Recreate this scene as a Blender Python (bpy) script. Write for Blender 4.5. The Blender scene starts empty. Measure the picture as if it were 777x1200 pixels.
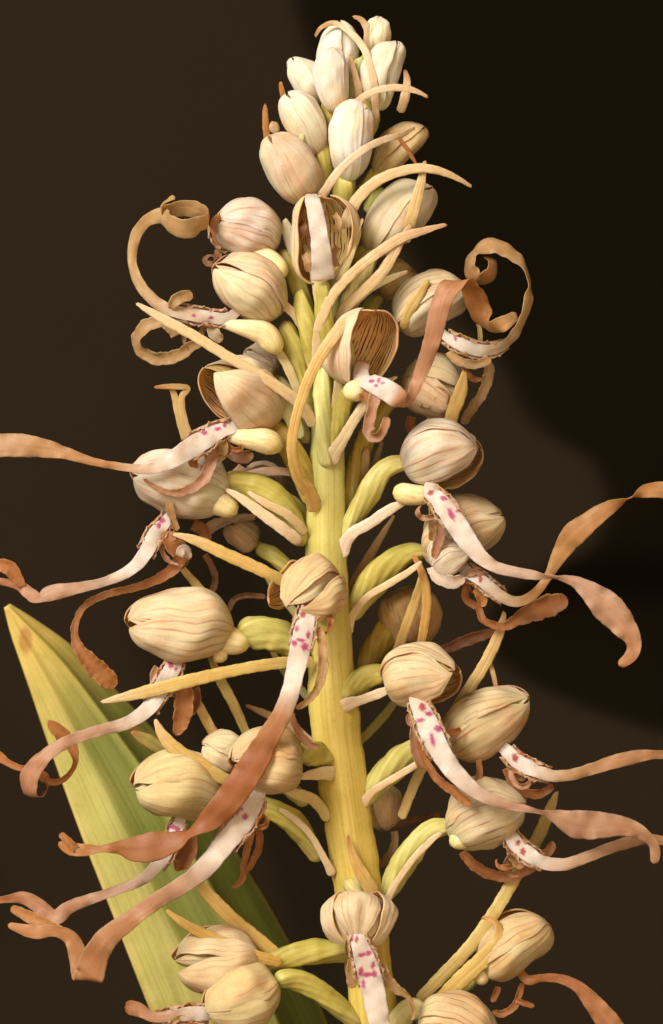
import bpy, math, random
import numpy as np
from mathutils import Vector

# ------------------------------------------------------------------ camera, light, exposure
SC = bpy.context.scene
COL = SC.collection
S = 1e-4            # one photo pixel = 0.1 mm: the spike is about 12 cm tall in view
DIST = 0.55         # camera to stem, metres

cam_d = bpy.data.cameras.new('camera')
cam = bpy.data.objects.new('camera', cam_d)
COL.objects.link(cam)
cam.location = (0, -DIST, 0)
cam.rotation_euler = (math.radians(90), 0, 0)
cam_d.sensor_fit = 'VERTICAL'
cam_d.sensor_height = 36
cam_d.lens = 36 * DIST / (1200 * S)
cam_d.clip_start = 0.02
cam_d.clip_end = 20
cam_d.dof.use_dof = True
cam_d.dof.focus_distance = DIST - 0.004
cam_d.dof.aperture_fstop = 22
SC.camera = cam

world = bpy.data.worlds.new('World')
SC.world = world
world.use_nodes = True
world.node_tree.nodes['Background'].inputs[0].default_value = (1.0, 0.78, 0.55, 1)
world.node_tree.nodes['Background'].inputs[1].default_value = 0.035


def area_light(name, loc, target, size, power, color):
    l = bpy.data.lights.new(name, 'AREA')
    l.shape = 'SQUARE'
    l.size = size
    l.energy = power
    l.color = color
    o = bpy.data.objects.new(name, l)
    COL.objects.link(o)
    o.location = loc
    o.rotation_euler = (Vector(target) - Vector(loc)).to_track_quat('-Z', 'Y').to_euler()
    return o


area_light('key_lamp', (-0.42, -0.52, 0.42), (0, 0, 0), 0.38, 12.6, (1.0, 0.915, 0.81))
area_light('fill_lamp', (0.17, -0.95, -0.08), (0, 0, 0), 1.05, 8.2, (1.0, 0.70, 0.41))

SC.view_settings.view_transform = 'Standard'
SC.view_settings.look = 'None'
SC.view_settings.exposure = 0.06
SC.view_settings.gamma = 1.0
SC.view_settings.use_curve_mapping = False

rng = np.random.default_rng(7)
random.seed(7)

# ------------------------------------------------------------------ colours (linear base colours)
CREAM = (0.75, 0.575, 0.39)
WHITE = (0.735, 0.64, 0.565)
PINK = (0.49, 0.26, 0.16)
BROWN = (0.40, 0.155, 0.052)
DKBROWN = (0.22, 0.085, 0.035)
ORANGE = (0.46, 0.20, 0.055)
TAN = (0.50, 0.31, 0.14)
BPALE = (0.66, 0.51, 0.33)
BYEL = (0.50, 0.34, 0.10)
BGREEN = (0.36, 0.32, 0.10)
OGREEN = (0.38, 0.34, 0.075)
OOLIVE = (0.36, 0.26, 0.045)
OPALE = (0.52, 0.48, 0.22)
SPURC = (0.70, 0.60, 0.36)
MAGENTA = (0.46, 0.03, 0.20)
REDSP = (0.38, 0.035, 0.05)

# ------------------------------------------------------------------ materials


def nodes_of(m):
    m.use_nodes = True
    nt = m.node_tree
    return nt, nt.nodes, nt.links, nt.nodes['Principled BSDF']


def N(nt, t, **kw):
    n = nt.nodes.new(t)
    for k, v in kw.items():
        setattr(n, k, v)
    return n


def mathn(nt, op, a, b=None, c=None):
    n = nt.nodes.new('ShaderNodeMath')
    n.operation = op
    for i, x in enumerate((a, b, c)):
        if x is None:
            continue
        if isinstance(x, (int, float)):
            n.inputs[i].default_value = x
        else:
            nt.links.new(x, n.inputs[i])
    return n.outputs[0]


def mixc(nt, fac, a, b, mode='MIX'):
    n = nt.nodes.new('ShaderNodeMix')
    n.data_type = 'RGBA'
    n.blend_type = mode
    for i, x in ((0, fac), (6, a), (7, b)):
        if isinstance(x, (int, float)):
            n.inputs[i].default_value = x
        elif isinstance(x, tuple):
            n.inputs[i].default_value = (*x, 1)
        else:
            nt.links.new(x, n.inputs[i])
    return n.outputs[2]


def noise(nt, vec, scale, detail=3, rough=0.55):
    n = nt.nodes.new('ShaderNodeTexNoise')
    n.inputs['Scale'].default_value = scale
    n.inputs['Detail'].default_value = detail
    n.inputs['Roughness'].default_value = rough
    nt.links.new(vec, n.inputs['Vector'])
    return n.outputs['Fac']


def ramp(nt, fac, lo, hi):
    n = nt.nodes.new('ShaderNodeMapRange')
    n.interpolation_type = 'SMOOTHSTEP'
    n.inputs[1].default_value = lo
    n.inputs[2].default_value = hi
    nt.links.new(fac, n.inputs[0])
    return n.outputs[0]


def tissue(name, veins=0, vein_col=(0.3, 0.14, 0.08), vein_str=0.3, inner=False, rough=0.5,
           sss=0.18, trans=0.0, mottling=0.25, stretch=(40, 4), bump=0.25, spec=0.35, tint=(0.55, 0.35, 0.18), tint_amt=0.25):
    """plant tissue: vertex colour base, stretched mottling, longitudinal veins, fine bump"""
    m = bpy.data.materials.new(name)
    nt, nd, lk, bs = nodes_of(m)
    colr = N(nt, 'ShaderNodeVertexColor', layer_name='Col').outputs[0]
    uv = N(nt, 'ShaderNodeUVMap', uv_map='UVMap').outputs[0]
    tc = N(nt, 'ShaderNodeTexCoord').outputs['Object']
    oi = N(nt, 'ShaderNodeObjectInfo').outputs['Random']
    sep = N(nt, 'ShaderNodeSeparateXYZ')
    lk.new(uv, sep.inputs[0])
    u, v = sep.outputs[0], sep.outputs[1]
    mp = N(nt, 'ShaderNodeCombineXYZ')
    lk.new(mathn(nt, 'MULTIPLY', u, stretch[0]), mp.inputs[0])
    lk.new(mathn(nt, 'MULTIPLY', v, stretch[1]), mp.inputs[1])
    lk.new(mathn(nt, 'MULTIPLY', oi, 37.0), mp.inputs[2])
    st = noise(nt, mp.outputs[0], 1.0, 3, 0.6)
    big = noise(nt, tc, 260, 3, 0.55)
    fine = noise(nt, tc, 1900, 4, 0.65)
    c = mixc(nt, mathn(nt, 'MULTIPLY', ramp(nt, big, 0.45, 0.75), tint_amt), colr, mixc(nt, 1.0, colr, tint, 'MULTIPLY'))
    dark = mixc(nt, 1.0, c, (1 - mottling * 1.0, 1 - mottling * 1.2, 1 - mottling * 1.5), 'MULTIPLY')
    ven = N(nt, 'ShaderNodeAttribute', attribute_name='vein').outputs['Fac']
    c = mixc(nt, mathn(nt, 'MULTIPLY', ramp(nt, st, 0.40, 0.68), ven), c, dark)
    spk = ramp(nt, fine, 0.50, 0.75)
    c = mixc(nt, mathn(nt, 'MULTIPLY', spk, 0.34), c, mixc(nt, 1.0, c, (0.7, 0.55, 0.42), 'MULTIPLY'))
    height = mathn(nt, 'ADD', mathn(nt, 'MULTIPLY', st, 0.6), mathn(nt, 'MULTIPLY', fine, 0.35))
    if veins:
        wob = noise(nt, mp.outputs[0], 0.35, 2, 0.5)
        uu = mathn(nt, 'ADD', mathn(nt, 'MULTIPLY', u, float(veins)), mathn(nt, 'MULTIPLY', wob, 1.9))
        fr = mathn(nt, 'ABSOLUTE', mathn(nt, 'SUBTRACT', mathn(nt, 'FRACT', uu), 0.5))
        line = mathn(nt, 'SUBTRACT', 1.0, ramp(nt, fr, 0.0, 0.12))
        brk = ramp(nt, noise(nt, mp.outputs[0], 0.5, 3, 0.6), 0.40, 0.64)
        brk = mathn(nt, 'MULTIPLY', brk, mathn(nt, 'SUBTRACT', 1.0, mathn(nt, 'MULTIPLY', ramp(nt, v, 0.55, 1.0), 0.75)))
        fac = mathn(nt, 'MULTIPLY', mathn(nt, 'MULTIPLY', mathn(nt, 'MULTIPLY', line, brk), vein_str), ven)
        if inner:
            inn = N(nt, 'ShaderNodeAttribute', attribute_name='inner').outputs['Fac']
            rnd = mathn(nt, 'ADD', 0.55, mathn(nt, 'MULTIPLY', oi, 0.75))
            fac = mathn(nt, 'MULTIPLY', fac, rnd)
            halo = mathn(nt, 'MULTIPLY', mathn(nt, 'SUBTRACT', 1.0, ramp(nt, fr, 0.05, 0.42)), ramp(nt, noise(nt, mp.outputs[0], 0.45, 3, 0.6), 0.36, 0.66))
            halo = mathn(nt, 'MULTIPLY', halo, mathn(nt, 'MULTIPLY', ven, 0.42))
            mauve = ramp(nt, noise(nt, tc, 420, 3, 0.6), 0.50, 0.70)
            c = mixc(nt, mathn(nt, 'MULTIPLY', mauve, 0.20), c, (0.58, 0.30, 0.20))
            c = mixc(nt, halo, c, (0.55, 0.31, 0.17))
            u2 = mathn(nt, 'ADD', mathn(nt, 'MULTIPLY', u, 17.0), mathn(nt, 'MULTIPLY', wob, 3.4))
            f2 = mathn(nt, 'ABSOLUTE', mathn(nt, 'SUBTRACT', mathn(nt, 'FRACT', u2), 0.5))
            l2 = mathn(nt, 'MULTIPLY', mathn(nt, 'SUBTRACT', 1.0, ramp(nt, f2, 0.0, 0.25)), ramp(nt, noise(nt, mp.outputs[0], 0.9, 3, 0.6), 0.42, 0.62))
            c = mixc(nt, mathn(nt, 'MULTIPLY', l2, 0.38), c, (0.50, 0.28, 0.16))
            flush = ramp(nt, noise(nt, tc, 150, 2, 0.5), 0.48, 0.68)
            c = mixc(nt, mathn(nt, 'MULTIPLY', flush, 0.34), c, (0.60, 0.60, 0.36))
            c_out = mixc(nt, fac, c, vein_col)
            # inside of the hood: dark red-brown stripes on olive cream
            wide = mathn(nt, 'SUBTRACT', 1.0, ramp(nt, f2, 0.10, 0.26))
            wide = mathn(nt, 'MULTIPLY', wide, ramp(nt, noise(nt, mp.outputs[0], 1.6, 3, 0.65), 0.38, 0.54))
            c_in = mixc(nt, wide, mixc(nt, 1.0, c, (1.0, 0.88, 0.60), 'MULTIPLY'), (0.10, 0.014, 0.016))
            c = mixc(nt, inn, c_out, c_in)
            edge = mathn(nt, 'ABSOLUTE', mathn(nt, 'SUBTRACT', u, 0.5))
            ed = mathn(nt, 'MULTIPLY', ramp(nt, edge, 0.475, 0.5), 0.32)
            c = mixc(nt, ed, c, (0.26, 0.075, 0.06))
        else:
            c = mixc(nt, fac, c, vein_col)
        height = mathn(nt, 'SUBTRACT', height, mathn(nt, 'MULTIPLY', line, 0.06))
    lk.new(c, bs.inputs['Base Color'])
    bs.inputs['Roughness'].default_value = rough
    bs.inputs['Specular IOR Level'].default_value = spec
    bs.inputs['Subsurface Weight'].default_value = sss
    bs.inputs['Subsurface Radius'].default_value = (1.0, 0.55, 0.25)
    bs.inputs['Subsurface Scale'].default_value = 0.0014
    bp = N(nt, 'ShaderNodeBump')
    bp.inputs['Strength'].default_value = bump
    bp.inputs['Distance'].default_value = 0.00025
    lk.new(height, bp.inputs['Height'])
    lk.new(bp.outputs[0], bs.inputs['Normal'])
    if trans > 0:
        tr = N(nt, 'ShaderNodeBsdfTranslucent')
        lk.new(c, tr.inputs[0])
        lk.new(bp.outputs[0], tr.inputs['Normal'])
        mx = N(nt, 'ShaderNodeMixShader')
        mx.inputs[0].default_value = trans
        lk.new(bs.outputs[0], mx.inputs[1])
        lk.new(tr.outputs[0], mx.inputs[2])
        lk.new(mx.outputs[0], nd['Material Output'].inputs[0])
    return m


M_SEPAL = tissue('sepal_tissue', veins=7, vein_col=(0.26, 0.09, 0.075), vein_str=0.85, inner=True, rough=0.68, spec=0.18, trans=0.12,
                 sss=0.45, mottling=0.16, stretch=(9, 3), bump=0.28, tint=(0.92, 0.66, 0.42), tint_amt=0.65)
M_LIP = tissue('lip_tissue', veins=9, vein_col=(0.20, 0.07, 0.03), vein_str=0.34, rough=0.5, sss=0.3, trans=0.30, mottling=0.12, stretch=(5, 7), bump=0.28,
               tint=(0.86, 0.66, 0.5), tint_amt=0.5)
M_BRACT = tissue('bract_tissue', veins=3, vein_col=(0.30, 0.20, 0.05), vein_str=0.30, rough=0.42, sss=0.18,
                 trans=0.22, mottling=0.18, stretch=(7, 4), bump=0.35, tint=(0.9, 0.66, 0.4), tint_amt=0.4)
M_OVARY = tissue('ovary_tissue', veins=6, vein_col=(0.24, 0.20, 0.035), vein_str=0.45, rough=0.50, sss=0.22,
                 mottling=0.16, stretch=(9, 3), bump=0.25, tint=(1.0, 0.84, 0.55), tint_amt=0.6)
M_STEM = tissue('stem_tissue', veins=9, vein_col=(0.34, 0.29, 0.05), vein_str=0.22, rough=0.42, sss=0.25, mottling=0.15, stretch=(30, 40), bump=0.3,
                tint=(0.95, 0.86, 0.6), tint_amt=0.5)
M_LEAF = tissue('leaf_tissue', veins=26, vein_col=(0.20, 0.24, 0.04), vein_str=0.34, rough=0.40, sss=0.1,
                mottling=0.20, stretch=(60, 5), bump=0.35, tint=(0.75, 0.85, 0.5), tint_amt=0.55)

# ------------------------------------------------------------------ geometry helpers


def at(x, y, d=0.0):
    """photo pixel and depth behind the stem (in 0.1 mm) -> point in metres"""
    k = S * (DIST + d * S) / DIST
    return np.array([(x - 388.5) * k, d * S, (600 - y) * k])


def hermite(P, n, dense=None):
    """smooth curve through the rows of P (any columns), first 3 columns are a position"""
    P = np.asarray(P, float)
    seg = np.linalg.norm(np.diff(P[:, :3], axis=0), axis=1)
    t = np.concatenate([[0], np.cumsum(np.maximum(seg, 1e-7) ** 0.75)])
    m = np.zeros_like(P)
    m[1:-1] = (P[2:] - P[:-2]) / (t[2:] - t[:-2])[:, None]
    if len(P) > 2:
        m[0] = 2 * (P[1] - P[0]) / (t[1] - t[0]) - m[1]
        m[-1] = 2 * (P[-1] - P[-2]) / (t[-1] - t[-2]) - m[-2]
    else:
        m[:] = (P[1] - P[0]) / (t[1] - t[0])
    q = np.linspace(0, t[-1], n)
    i = np.clip(np.searchsorted(t, q, 'right') - 1, 0, len(P) - 2)
    h = (t[i + 1] - t[i])[:, None]
    s = ((q - t[i]) / h[:, 0])[:, None]
    return ((2 * s**3 - 3 * s**2 + 1) * P[i] + (s**3 - 2 * s**2 + s) * h * m[i]
            + (-2 * s**3 + 3 * s**2) * P[i + 1] + (s**3 - s**2) * h * m[i + 1])


def unit(a):
    a = np.asarray(a, float)
    return a / (np.linalg.norm(a, axis=-1, keepdims=True) + 1e-12)


def wnoise(x, seed, f=1.0):
    """cheap smooth 1-D noise in [-1, 1]"""
    r = np.random.default_rng(seed)
    p = r.uniform(0, 6.28, 5)
    return (np.sin(x * f + p[0]) * 0.5 + np.sin(x * f * 2.17 + p[1]) * 0.3 + np.sin(x * f * 4.3 + p[2]) * 0.2)


class MB:
    def __init__(self):
        self.v, self.f, self.uv, self.c, self.inn, self.ven, self.n = [], [], [], [], [], [], 0

    def grid(self, P, UV, C, inner=0.0, wrap=False, vein=1.0):
        a, b = P.shape[:2]
        idx = np.arange(a * b).reshape(a, b) + self.n
        if wrap:
            nxt = np.roll(idx, -1, axis=1)
            q = np.stack([idx[:-1], nxt[:-1], nxt[1:], idx[1:]], -1).reshape(-1, 4)
        else:
            q = np.stack([idx[:-1, :-1], idx[:-1, 1:], idx[1:, 1:], idx[1:, :-1]], -1).reshape(-1, 4)
        self.f.append(q)
        self.v.append(P.reshape(-1, 3))
        self.uv.append(UV.reshape(-1, 2))
        self.c.append(np.broadcast_to(C, (a, b, 3)).reshape(-1, 3))
        self.inn.append(np.full(a * b, inner))
        self.ven.append(np.broadcast_to(np.asarray(vein, float), (a, b)).reshape(-1))
        self.n += a * b
        return idx

    def sheet(self, P, Nrm, th, UV, C, Cin=None, vein=1.0):
        """a closed sheet of thickness th: outer face P, inner face P - N*th"""
        th = np.asarray(th)
        if th.ndim == 0:
            th = np.full(P.shape[:2], float(th))
        A = self.grid(P, UV, C, 0.0, vein=vein)
        B = self.grid(P - Nrm * th[..., None], UV, C if Cin is None else Cin, 1.0, vein=vein)
        self.f[-1] = self.f[-1][:, ::-1]
        ring = lambda I: np.concatenate([I[0, :-1], I[:-1, -1], I[-1, :0:-1], I[:0:-1, 0]])
        r0, r1 = ring(A), ring(B)
        self.f.append(np.stack([np.roll(r0, -1), r0, r1, np.roll(r1, -1)], -1))

    def build(self, name, mat, parent=None):
        v = np.concatenate(self.v)
        f = np.concatenate(self.f)
        me = bpy.data.meshes.new(name)
        me.vertices.add(len(v))
        me.vertices.foreach_set('co', v.astype(np.float32).ravel())
        me.loops.add(f.size)
        me.loops.foreach_set('vertex_index', f.astype(np.int32).ravel())
        me.polygons.add(len(f))
        me.polygons.foreach_set('loop_start', np.arange(0, f.size, 4, dtype=np.int32))
        me.polygons.foreach_set('use_smooth', np.ones(len(f), bool))
        me.update(calc_edges=True)
        uv = np.concatenate(self.uv)
        ul = me.uv_layers.new(name='UVMap')
        ul.data.foreach_set('uv', uv[f.ravel()].astype(np.float32).ravel())
        ca = me.color_attributes.new('Col', 'FLOAT_COLOR', 'POINT')
        c = np.concatenate(self.c)
        ca.data.foreach_set('color', np.concatenate([c, np.ones((len(c), 1))], 1).astype(np.float32).ravel())
        ia = me.attributes.new('inner', 'FLOAT', 'POINT')
        ia.data.foreach_set('value', np.concatenate(self.inn).astype(np.float32))
        va = me.attributes.new('vein', 'FLOAT', 'POINT')
        va.data.foreach_set('value', np.concatenate(self.ven).astype(np.float32))
        me.materials.append(mat)
        me.validate()
        o = bpy.data.objects.new(name, me)
        COL.objects.link(o)
        if parent is not None:
            o.parent = parent
        return o


def colour_along(t, stops):
    ts = [s[0] for s in stops]
    return np.stack([np.interp(t, ts, [s[1][k] for s in stops]) for k in range(3)], -1)


def frames(ctrl):
    """control rows (x, y, d, w[, turn]) -> positions, widths, side vectors.
    turn: degrees about the run (0 = blade faces the viewer's side of the plant) or a side vector"""
    P = np.array([at(*c[:3]) for c in ctrl])
    W = np.array([c[3] for c in ctrl]) * S
    T = np.zeros_like(P)
    T[1:-1] = P[2:] - P[:-2]
    T[0] = P[1] - P[0]
    T[-1] = P[-1] - P[-2]
    T = unit(T)
    sides = []
    for i, c in enumerate(ctrl):
        a = c[4] if len(c) > 4 else 0
        if isinstance(a, tuple):
            sd = np.array(a, float)
            sd = sd - T[i] * sd.dot(T[i])
        else:
            sd = np.cross(T[i], (0, 1, 0))
            if np.linalg.norm(sd) < 0.15 and sides:
                sd = sides[-1] - T[i] * sides[-1].dot(T[i])
            sd = unit(sd)
            a = math.radians(a)
            sd = math.cos(a) * sd + math.sin(a) * np.cross(T[i], sd)
        sd = unit(sd)
        if sides and sd.dot(sides[-1]) < 0:
            sd = -sd
        sides.append(sd)
    return P, W, np.array(sides)


def ribbon_grid(ctrl, nu, n, cup=0.0, ruffle=0.0, jag=0.0, teeth=0.0, seed=1, rfreq=1.0, tip=True, groove=0.0, start=0.0, wob=0.0, twj=0.0):
    P, W, Sd = frames(ctrl)
    R = hermite(np.concatenate([P, W[:, None], Sd], 1), n)
    C, w, sd = R[:, :3], np.maximum(R[:, 3], 2 * S), R[:, 4:7]
    T = unit(np.gradient(C, axis=0))
    sd = unit(sd - T * (sd * T).sum(1, keepdims=True))
    Nn = np.cross(T, sd)
    if twj:
        pj = np.linspace(0, 1, n) * n * 2
        aj = (twj * wnoise(pj, seed + 7, 0.05))[:, None]
        sd, Nn = sd * np.cos(aj) + Nn * np.sin(aj), Nn * np.cos(aj) - sd * np.sin(aj)
    ln = np.concatenate([[0], np.cumsum(np.linalg.norm(np.diff(C, axis=0), axis=1))])
    t = ln / ln[-1]
    if tip:                                     # rounded end
        e = np.clip((1 - t) * ln[-1] / (w * 0.5 + 1e-9), 0, 1)
        w = w * np.sqrt(np.clip(1 - (1 - e) ** 2, 0.004, 1))
    if start:
        e = np.clip(ln / (w * start + 1e-9), 0, 1)
        w = w * np.sqrt(np.clip(1 - (1 - e) ** 2, 0.01, 1))
    u = np.linspace(-1, 1, nu)
    px = ln / S
    wl = w * (1 + jag * wnoise(px, seed + 1, 0.35))
    wr = w * (1 + jag * wnoise(px, seed + 2, 0.35))
    if teeth:
        tw = np.abs(np.sin(px * math.pi / teeth + 0.6 * wnoise(px, seed + 6, 0.1))) ** 0.7
        wl = wl * (0.45 + 0.75 * tw)
        wr = wr * (0.45 + 0.75 * tw)
    half = np.where(u[None, :] < 0, wl[:, None], wr[:, None]) * 0.5
    off = cup * w[:, None] * (u[None, :] ** 2 - 0.4)
    off = off - groove * w[:, None] * np.exp(-(u[None, :] / 0.22) ** 2)
    if ruffle:
        rl = wnoise(px, seed + 3, 0.30 * rfreq)[:, None] * (u < 0) + wnoise(px, seed + 4, 0.30 * rfreq)[:, None] * (u >= 0)
        off = off + ruffle * S * rl * (np.abs(u) ** 2.0)[None, :]
    if wob:
        C = C + Nn * (wnoise(px, seed + 5, 0.06) * wob * S)[:, None]
    G = C[:, None, :] + sd[:, None, :] * (half * u[None, :])[..., None] + Nn[:, None, :] * off[..., None]
    UV = np.stack(np.broadcast_arrays((u[None, :] + 1) / 2, t[:, None]), -1)
    # surface normals from the grid
    gu = np.gradient(G, axis=1)
    gv = np.gradient(G, axis=0)
    NN = unit(np.cross(gv, gu))
    return G, NN, UV, t, px, w


def add_ribbon(mb, ctrl, stops, nu=11, step=2.0, th=2.2, cup=0.1, spots=(), edge=None, **kw):
    ctrl = list(ctrl)
    L = sum(math.dist(a[:3], b[:3]) for a, b in zip(ctrl, ctrl[1:]))
    n = int(min(max(L / step, 16), 260))
    G, NN, UV, t, px, w = ribbon_grid(ctrl, nu, n, cup=cup, **kw)
    C = np.repeat(colour_along(t, stops)[:, None, :], nu, 1)
    if edge is not None:
        uu = np.abs(UV[..., 0] * 2 - 1)
        k = (uu ** 3)[..., None] * edge[1]
        C = C * (1 - k) + np.array(edge[0]) * k
    if len(spots):
        k = S * (DIST + G[..., 1]) / DIST
        X = G[..., 0] / k + 388.5
        Y = 600 - G[..., 2] / k
        for sp in spots:
            sx, sy, rx, ry = sp[:4]
            col = np.array(sp[4] if len(sp) > 4 else MAGENTA)
            an = math.radians(sp[5]) if len(sp) > 5 else 0
            dx, dy = X - sx, Y - sy
            rx, ry = rx * 1.25, ry * 1.2
            ex = (dx * math.cos(an) + dy * math.sin(an)) / rx
            ey = (-dx * math.sin(an) + dy * math.cos(an)) / ry
            wv = 0.10 * np.sin(np.arctan2(ey, ex) * 2 + sx) + 0.10 * np.sin(np.arctan2(ey, ex) * 5 + sy) + 0.16 * np.sin(X * 1.3 + sy) * np.sin(Y * 1.1 + sx)
            q = np.clip((1.15 + wv - np.sqrt(ex**2 + ey**2)) / 0.5, 0, 1)[..., None]
            C = C * (1 - q * 0.92) + col * q * 0.92
    vn = np.interp(C.sum(-1), [1.0, 1.7], [1.0, 0.12])
    mb.sheet(G + NN * (th * S / 2), NN, np.minimum(th * S, w * 0.35)[:, None] * (1 - 0.75 * np.linspace(-1, 1, nu) ** 2)[None, :], UV, C, vein=vn)


def ribbon(name, ctrl, stops, parent, mat=None, **kw):
    mb = MB()
    add_ribbon(mb, ctrl, stops, **kw)
    return mb.build(name, mat or M_BRACT, parent)


def add_tube(mb, ctrl, stops, nv=None, na=24, ribs=0, rib=0.0, twist=0.0, flat=1.0, lump=0.0, seed=3, closed_start=True):
    P = np.array([list(at(*c[:3])) + [c[3] * S] for c in ctrl])
    L = np.linalg.norm(np.diff(P[:, :3], axis=0), axis=1).sum() / S
    n = nv or int(min(max(L / 3.0, 14), 200))
    R = hermite(P, n)
    C, r = R[:, :3], np.maximum(R[:, 3], 0.5 * S)
    ln = np.concatenate([[0], np.cumsum(np.linalg.norm(np.diff(C, axis=0), axis=1))])
    t = ln / ln[-1]
    for s0 in ((1, 0) if closed_start else (1,)):
        dist = ln if s0 == 0 else ln[-1] - ln
        rr = r.copy()
        e = np.clip(dist / (rr + 1e-9), 0, 1)
        r = rr * np.sqrt(np.clip(1 - (1 - e) ** 2, 0.0004, 1))
    T = unit(np.gradient(C, axis=0))
    nn = np.zeros_like(T)
    a = np.cross(T[0], (0, 1, 0))
    if np.linalg.norm(a) < 0.1:
        a = np.cross(T[0], (1, 0, 0))
    nn[0] = unit(a)
    for i in range(1, n):
        q = nn[i - 1] - T[i] * nn[i - 1].dot(T[i])
        nn[i] = unit(q)
    bb = np.cross(T, nn)
    ph = np.linspace(0, 2 * math.pi, na, endpoint=False)
    cw = np.cos(ribs * (ph[None, :] + twist * t[:, None]))
    RR = r[:, None] * (1 + rib * np.where(cw > 0, np.abs(cw) ** 2.5, -0.6 * np.abs(cw)))
    if ribs == 3:
        RR = RR * (1 + 0.022 * np.cos(9 * (ph[None, :] + twist * t[:, None]) + 0.7))
    if lump:
        RR = RR * (1 + lump * wnoise(ln / S, seed, 0.12)[:, None] * np.cos(ph + seed)[None, :] + lump * wnoise(ln / S, seed + 9, 0.07)[:, None])
    G = C[:, None] + nn[:, None] * (RR * np.cos(ph)[None])[..., None] + bb[:, None] * (RR * np.sin(ph)[None] * flat)[..., None]
    un = 1 - np.abs(ph / math.pi - 1)
    UV = np.stack(np.broadcast_arrays(un[None, :] + 0.15 * twist * t[:, None], t[:, None]), -1)
    mb.grid(G, UV, np.repeat(colour_along(t, stops)[:, None, :], na, 1), 0.0, wrap=True)


def tube(name, ctrl, stops, parent, mat, **kw):
    mb = MB()
    add_tube(mb, ctrl, stops, **kw)
    return mb.build(name, mat, parent)


# ------------------------------------------------------------------ backdrop: one glossy black sheet, shaped to look dark at right and swept forward


def backdrop():
    nx, nz = 420, 420
    x = np.linspace(-0.62, 0.62, nx)
    z = np.linspace(-0.30, 0.60, nz)
    X, Z = np.meshgrid(x, z)
    # the right-hand part of the sheet is tilted to lose the lamp reflection and look dark, round a flat patch
    kk = 1.436e-4
    bx = np.interp(600 - Z / kk, [-4000, 0, 150, 300, 400, 450, 520, 590, 640, 664, 700, 760, 800, 850, 900, 3000],
                   [300, 330, 390, 490, 580, 610, 690, 716, 720, 690, 560, 590, 660, 790, 1100, 1500])
    zy = 600 - Z / kk
    bx = bx + (6 * np.sin(Z * 260) + 5 * np.sin(Z * 610 + 1)) * np.clip((zy - 380) / 60, 0, 1) * np.clip((700 - zy) / 40, 0, 1)
    ker = np.exp(-np.linspace(-2, 2, 9) ** 2)
    bx = np.apply_along_axis(lambda c: np.convolve(np.pad(c, 4, 'edge'), ker / ker.sum(), 'valid'), 0, bx)
    sd1 = X - (bx - 388.5) * kk
    msk = 1 / (1 + np.exp(-np.clip(sd1 / 0.0030, -40, 40)))
    msk = msk * np.clip((0.30 - X) / 0.1, 0, 1)
    H = np.cumsum(msk, axis=1) * (x[1] - x[0]) * 0.42
    H = H + 0.0018 * np.sin(X * 31 + 1.1 * np.sin(Z * 17)) + 0.0012 * np.sin(Z * 43 + X * 12)
    Y = 0.24 + H * 0.9
    # sweep: below the frame the sheet bends forward and lies flat under the plant
    G = np.stack([X, Y, Z], -1)
    low = np.linspace(0, 1, 40)[::-1]
    fl = []
    for q in low:
        a = q * math.pi / 2
        if q < 0.5:
            b = q / 0.5 * math.pi / 2
            row = np.stack([x, Y[0] - 0.08 * (1 - math.cos(b)), np.full(nx, -0.30 - 0.08 * math.sin(b))], -1)
        else:
            row = np.stack([x, Y[0] - 0.08 - (q - 0.5) / 0.5 * 0.55, np.full(nx, -0.38)], -1)
        fl.append(row)
    G = np.concatenate([np.array(fl[:-1]), G], 0)
    m = bpy.data.materials.new('black_glossy_card')
    nt, nd, lk, bs = nodes_of(m)
    tc = N(nt, 'ShaderNodeTexCoord').outputs['Object']
    n1 = noise(nt, tc, 60, 4, 0.6)
    n2 = noise(nt, tc, 3000, 2, 0.6)
    lk.new(mixc(nt, n1, (0.0060, 0.0046, 0.0024), (0.0074, 0.0056, 0.0030)), bs.inputs['Base Color'])
    rr = N(nt, 'ShaderNodeMapRange')
    rr.inputs[3].default_value = 0.10
    rr.inputs[4].default_value = 0.17
    lk.new(n1, rr.inputs[0])
    lk.new(rr.outputs[0], bs.inputs['Roughness'])
    bs.inputs['Specular IOR Level'].default_value = 0.095
    bs.inputs['Specular Tint'].default_value = (1.0, 0.86, 0.76, 1)
    bp = N(nt, 'ShaderNodeBump')
    bp.inputs['Strength'].default_value = 0.05
    bp.inputs['Distance'].default_value = 0.0003
    lk.new(n2, bp.inputs['Height'])
    lk.new(bp.outputs[0], bs.inputs['Normal'])
    mb = MB()
    uu, vv = np.meshgrid(np.linspace(0, 1, G.shape[1]), np.linspace(0, 1, G.shape[0]))
    mb.grid(G, np.stack([uu, vv], -1), np.array([0.02, 0.015, 0.01]))
    o = mb.build('backdrop', m)
    o['kind'] = 'structure'
    return o


backdrop()

# ------------------------------------------------------------------ the plant
orchid = bpy.data.objects.new('lizard_orchid', None)
COL.objects.link(orchid)
orchid.location = (0, 0, 0)
orchid.empty_display_size = 0.01
orchid['label'] = 'flowering lizard orchid spike with cream hooded flowers and long twisted brown lips'
orchid['category'] = 'orchid'

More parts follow.
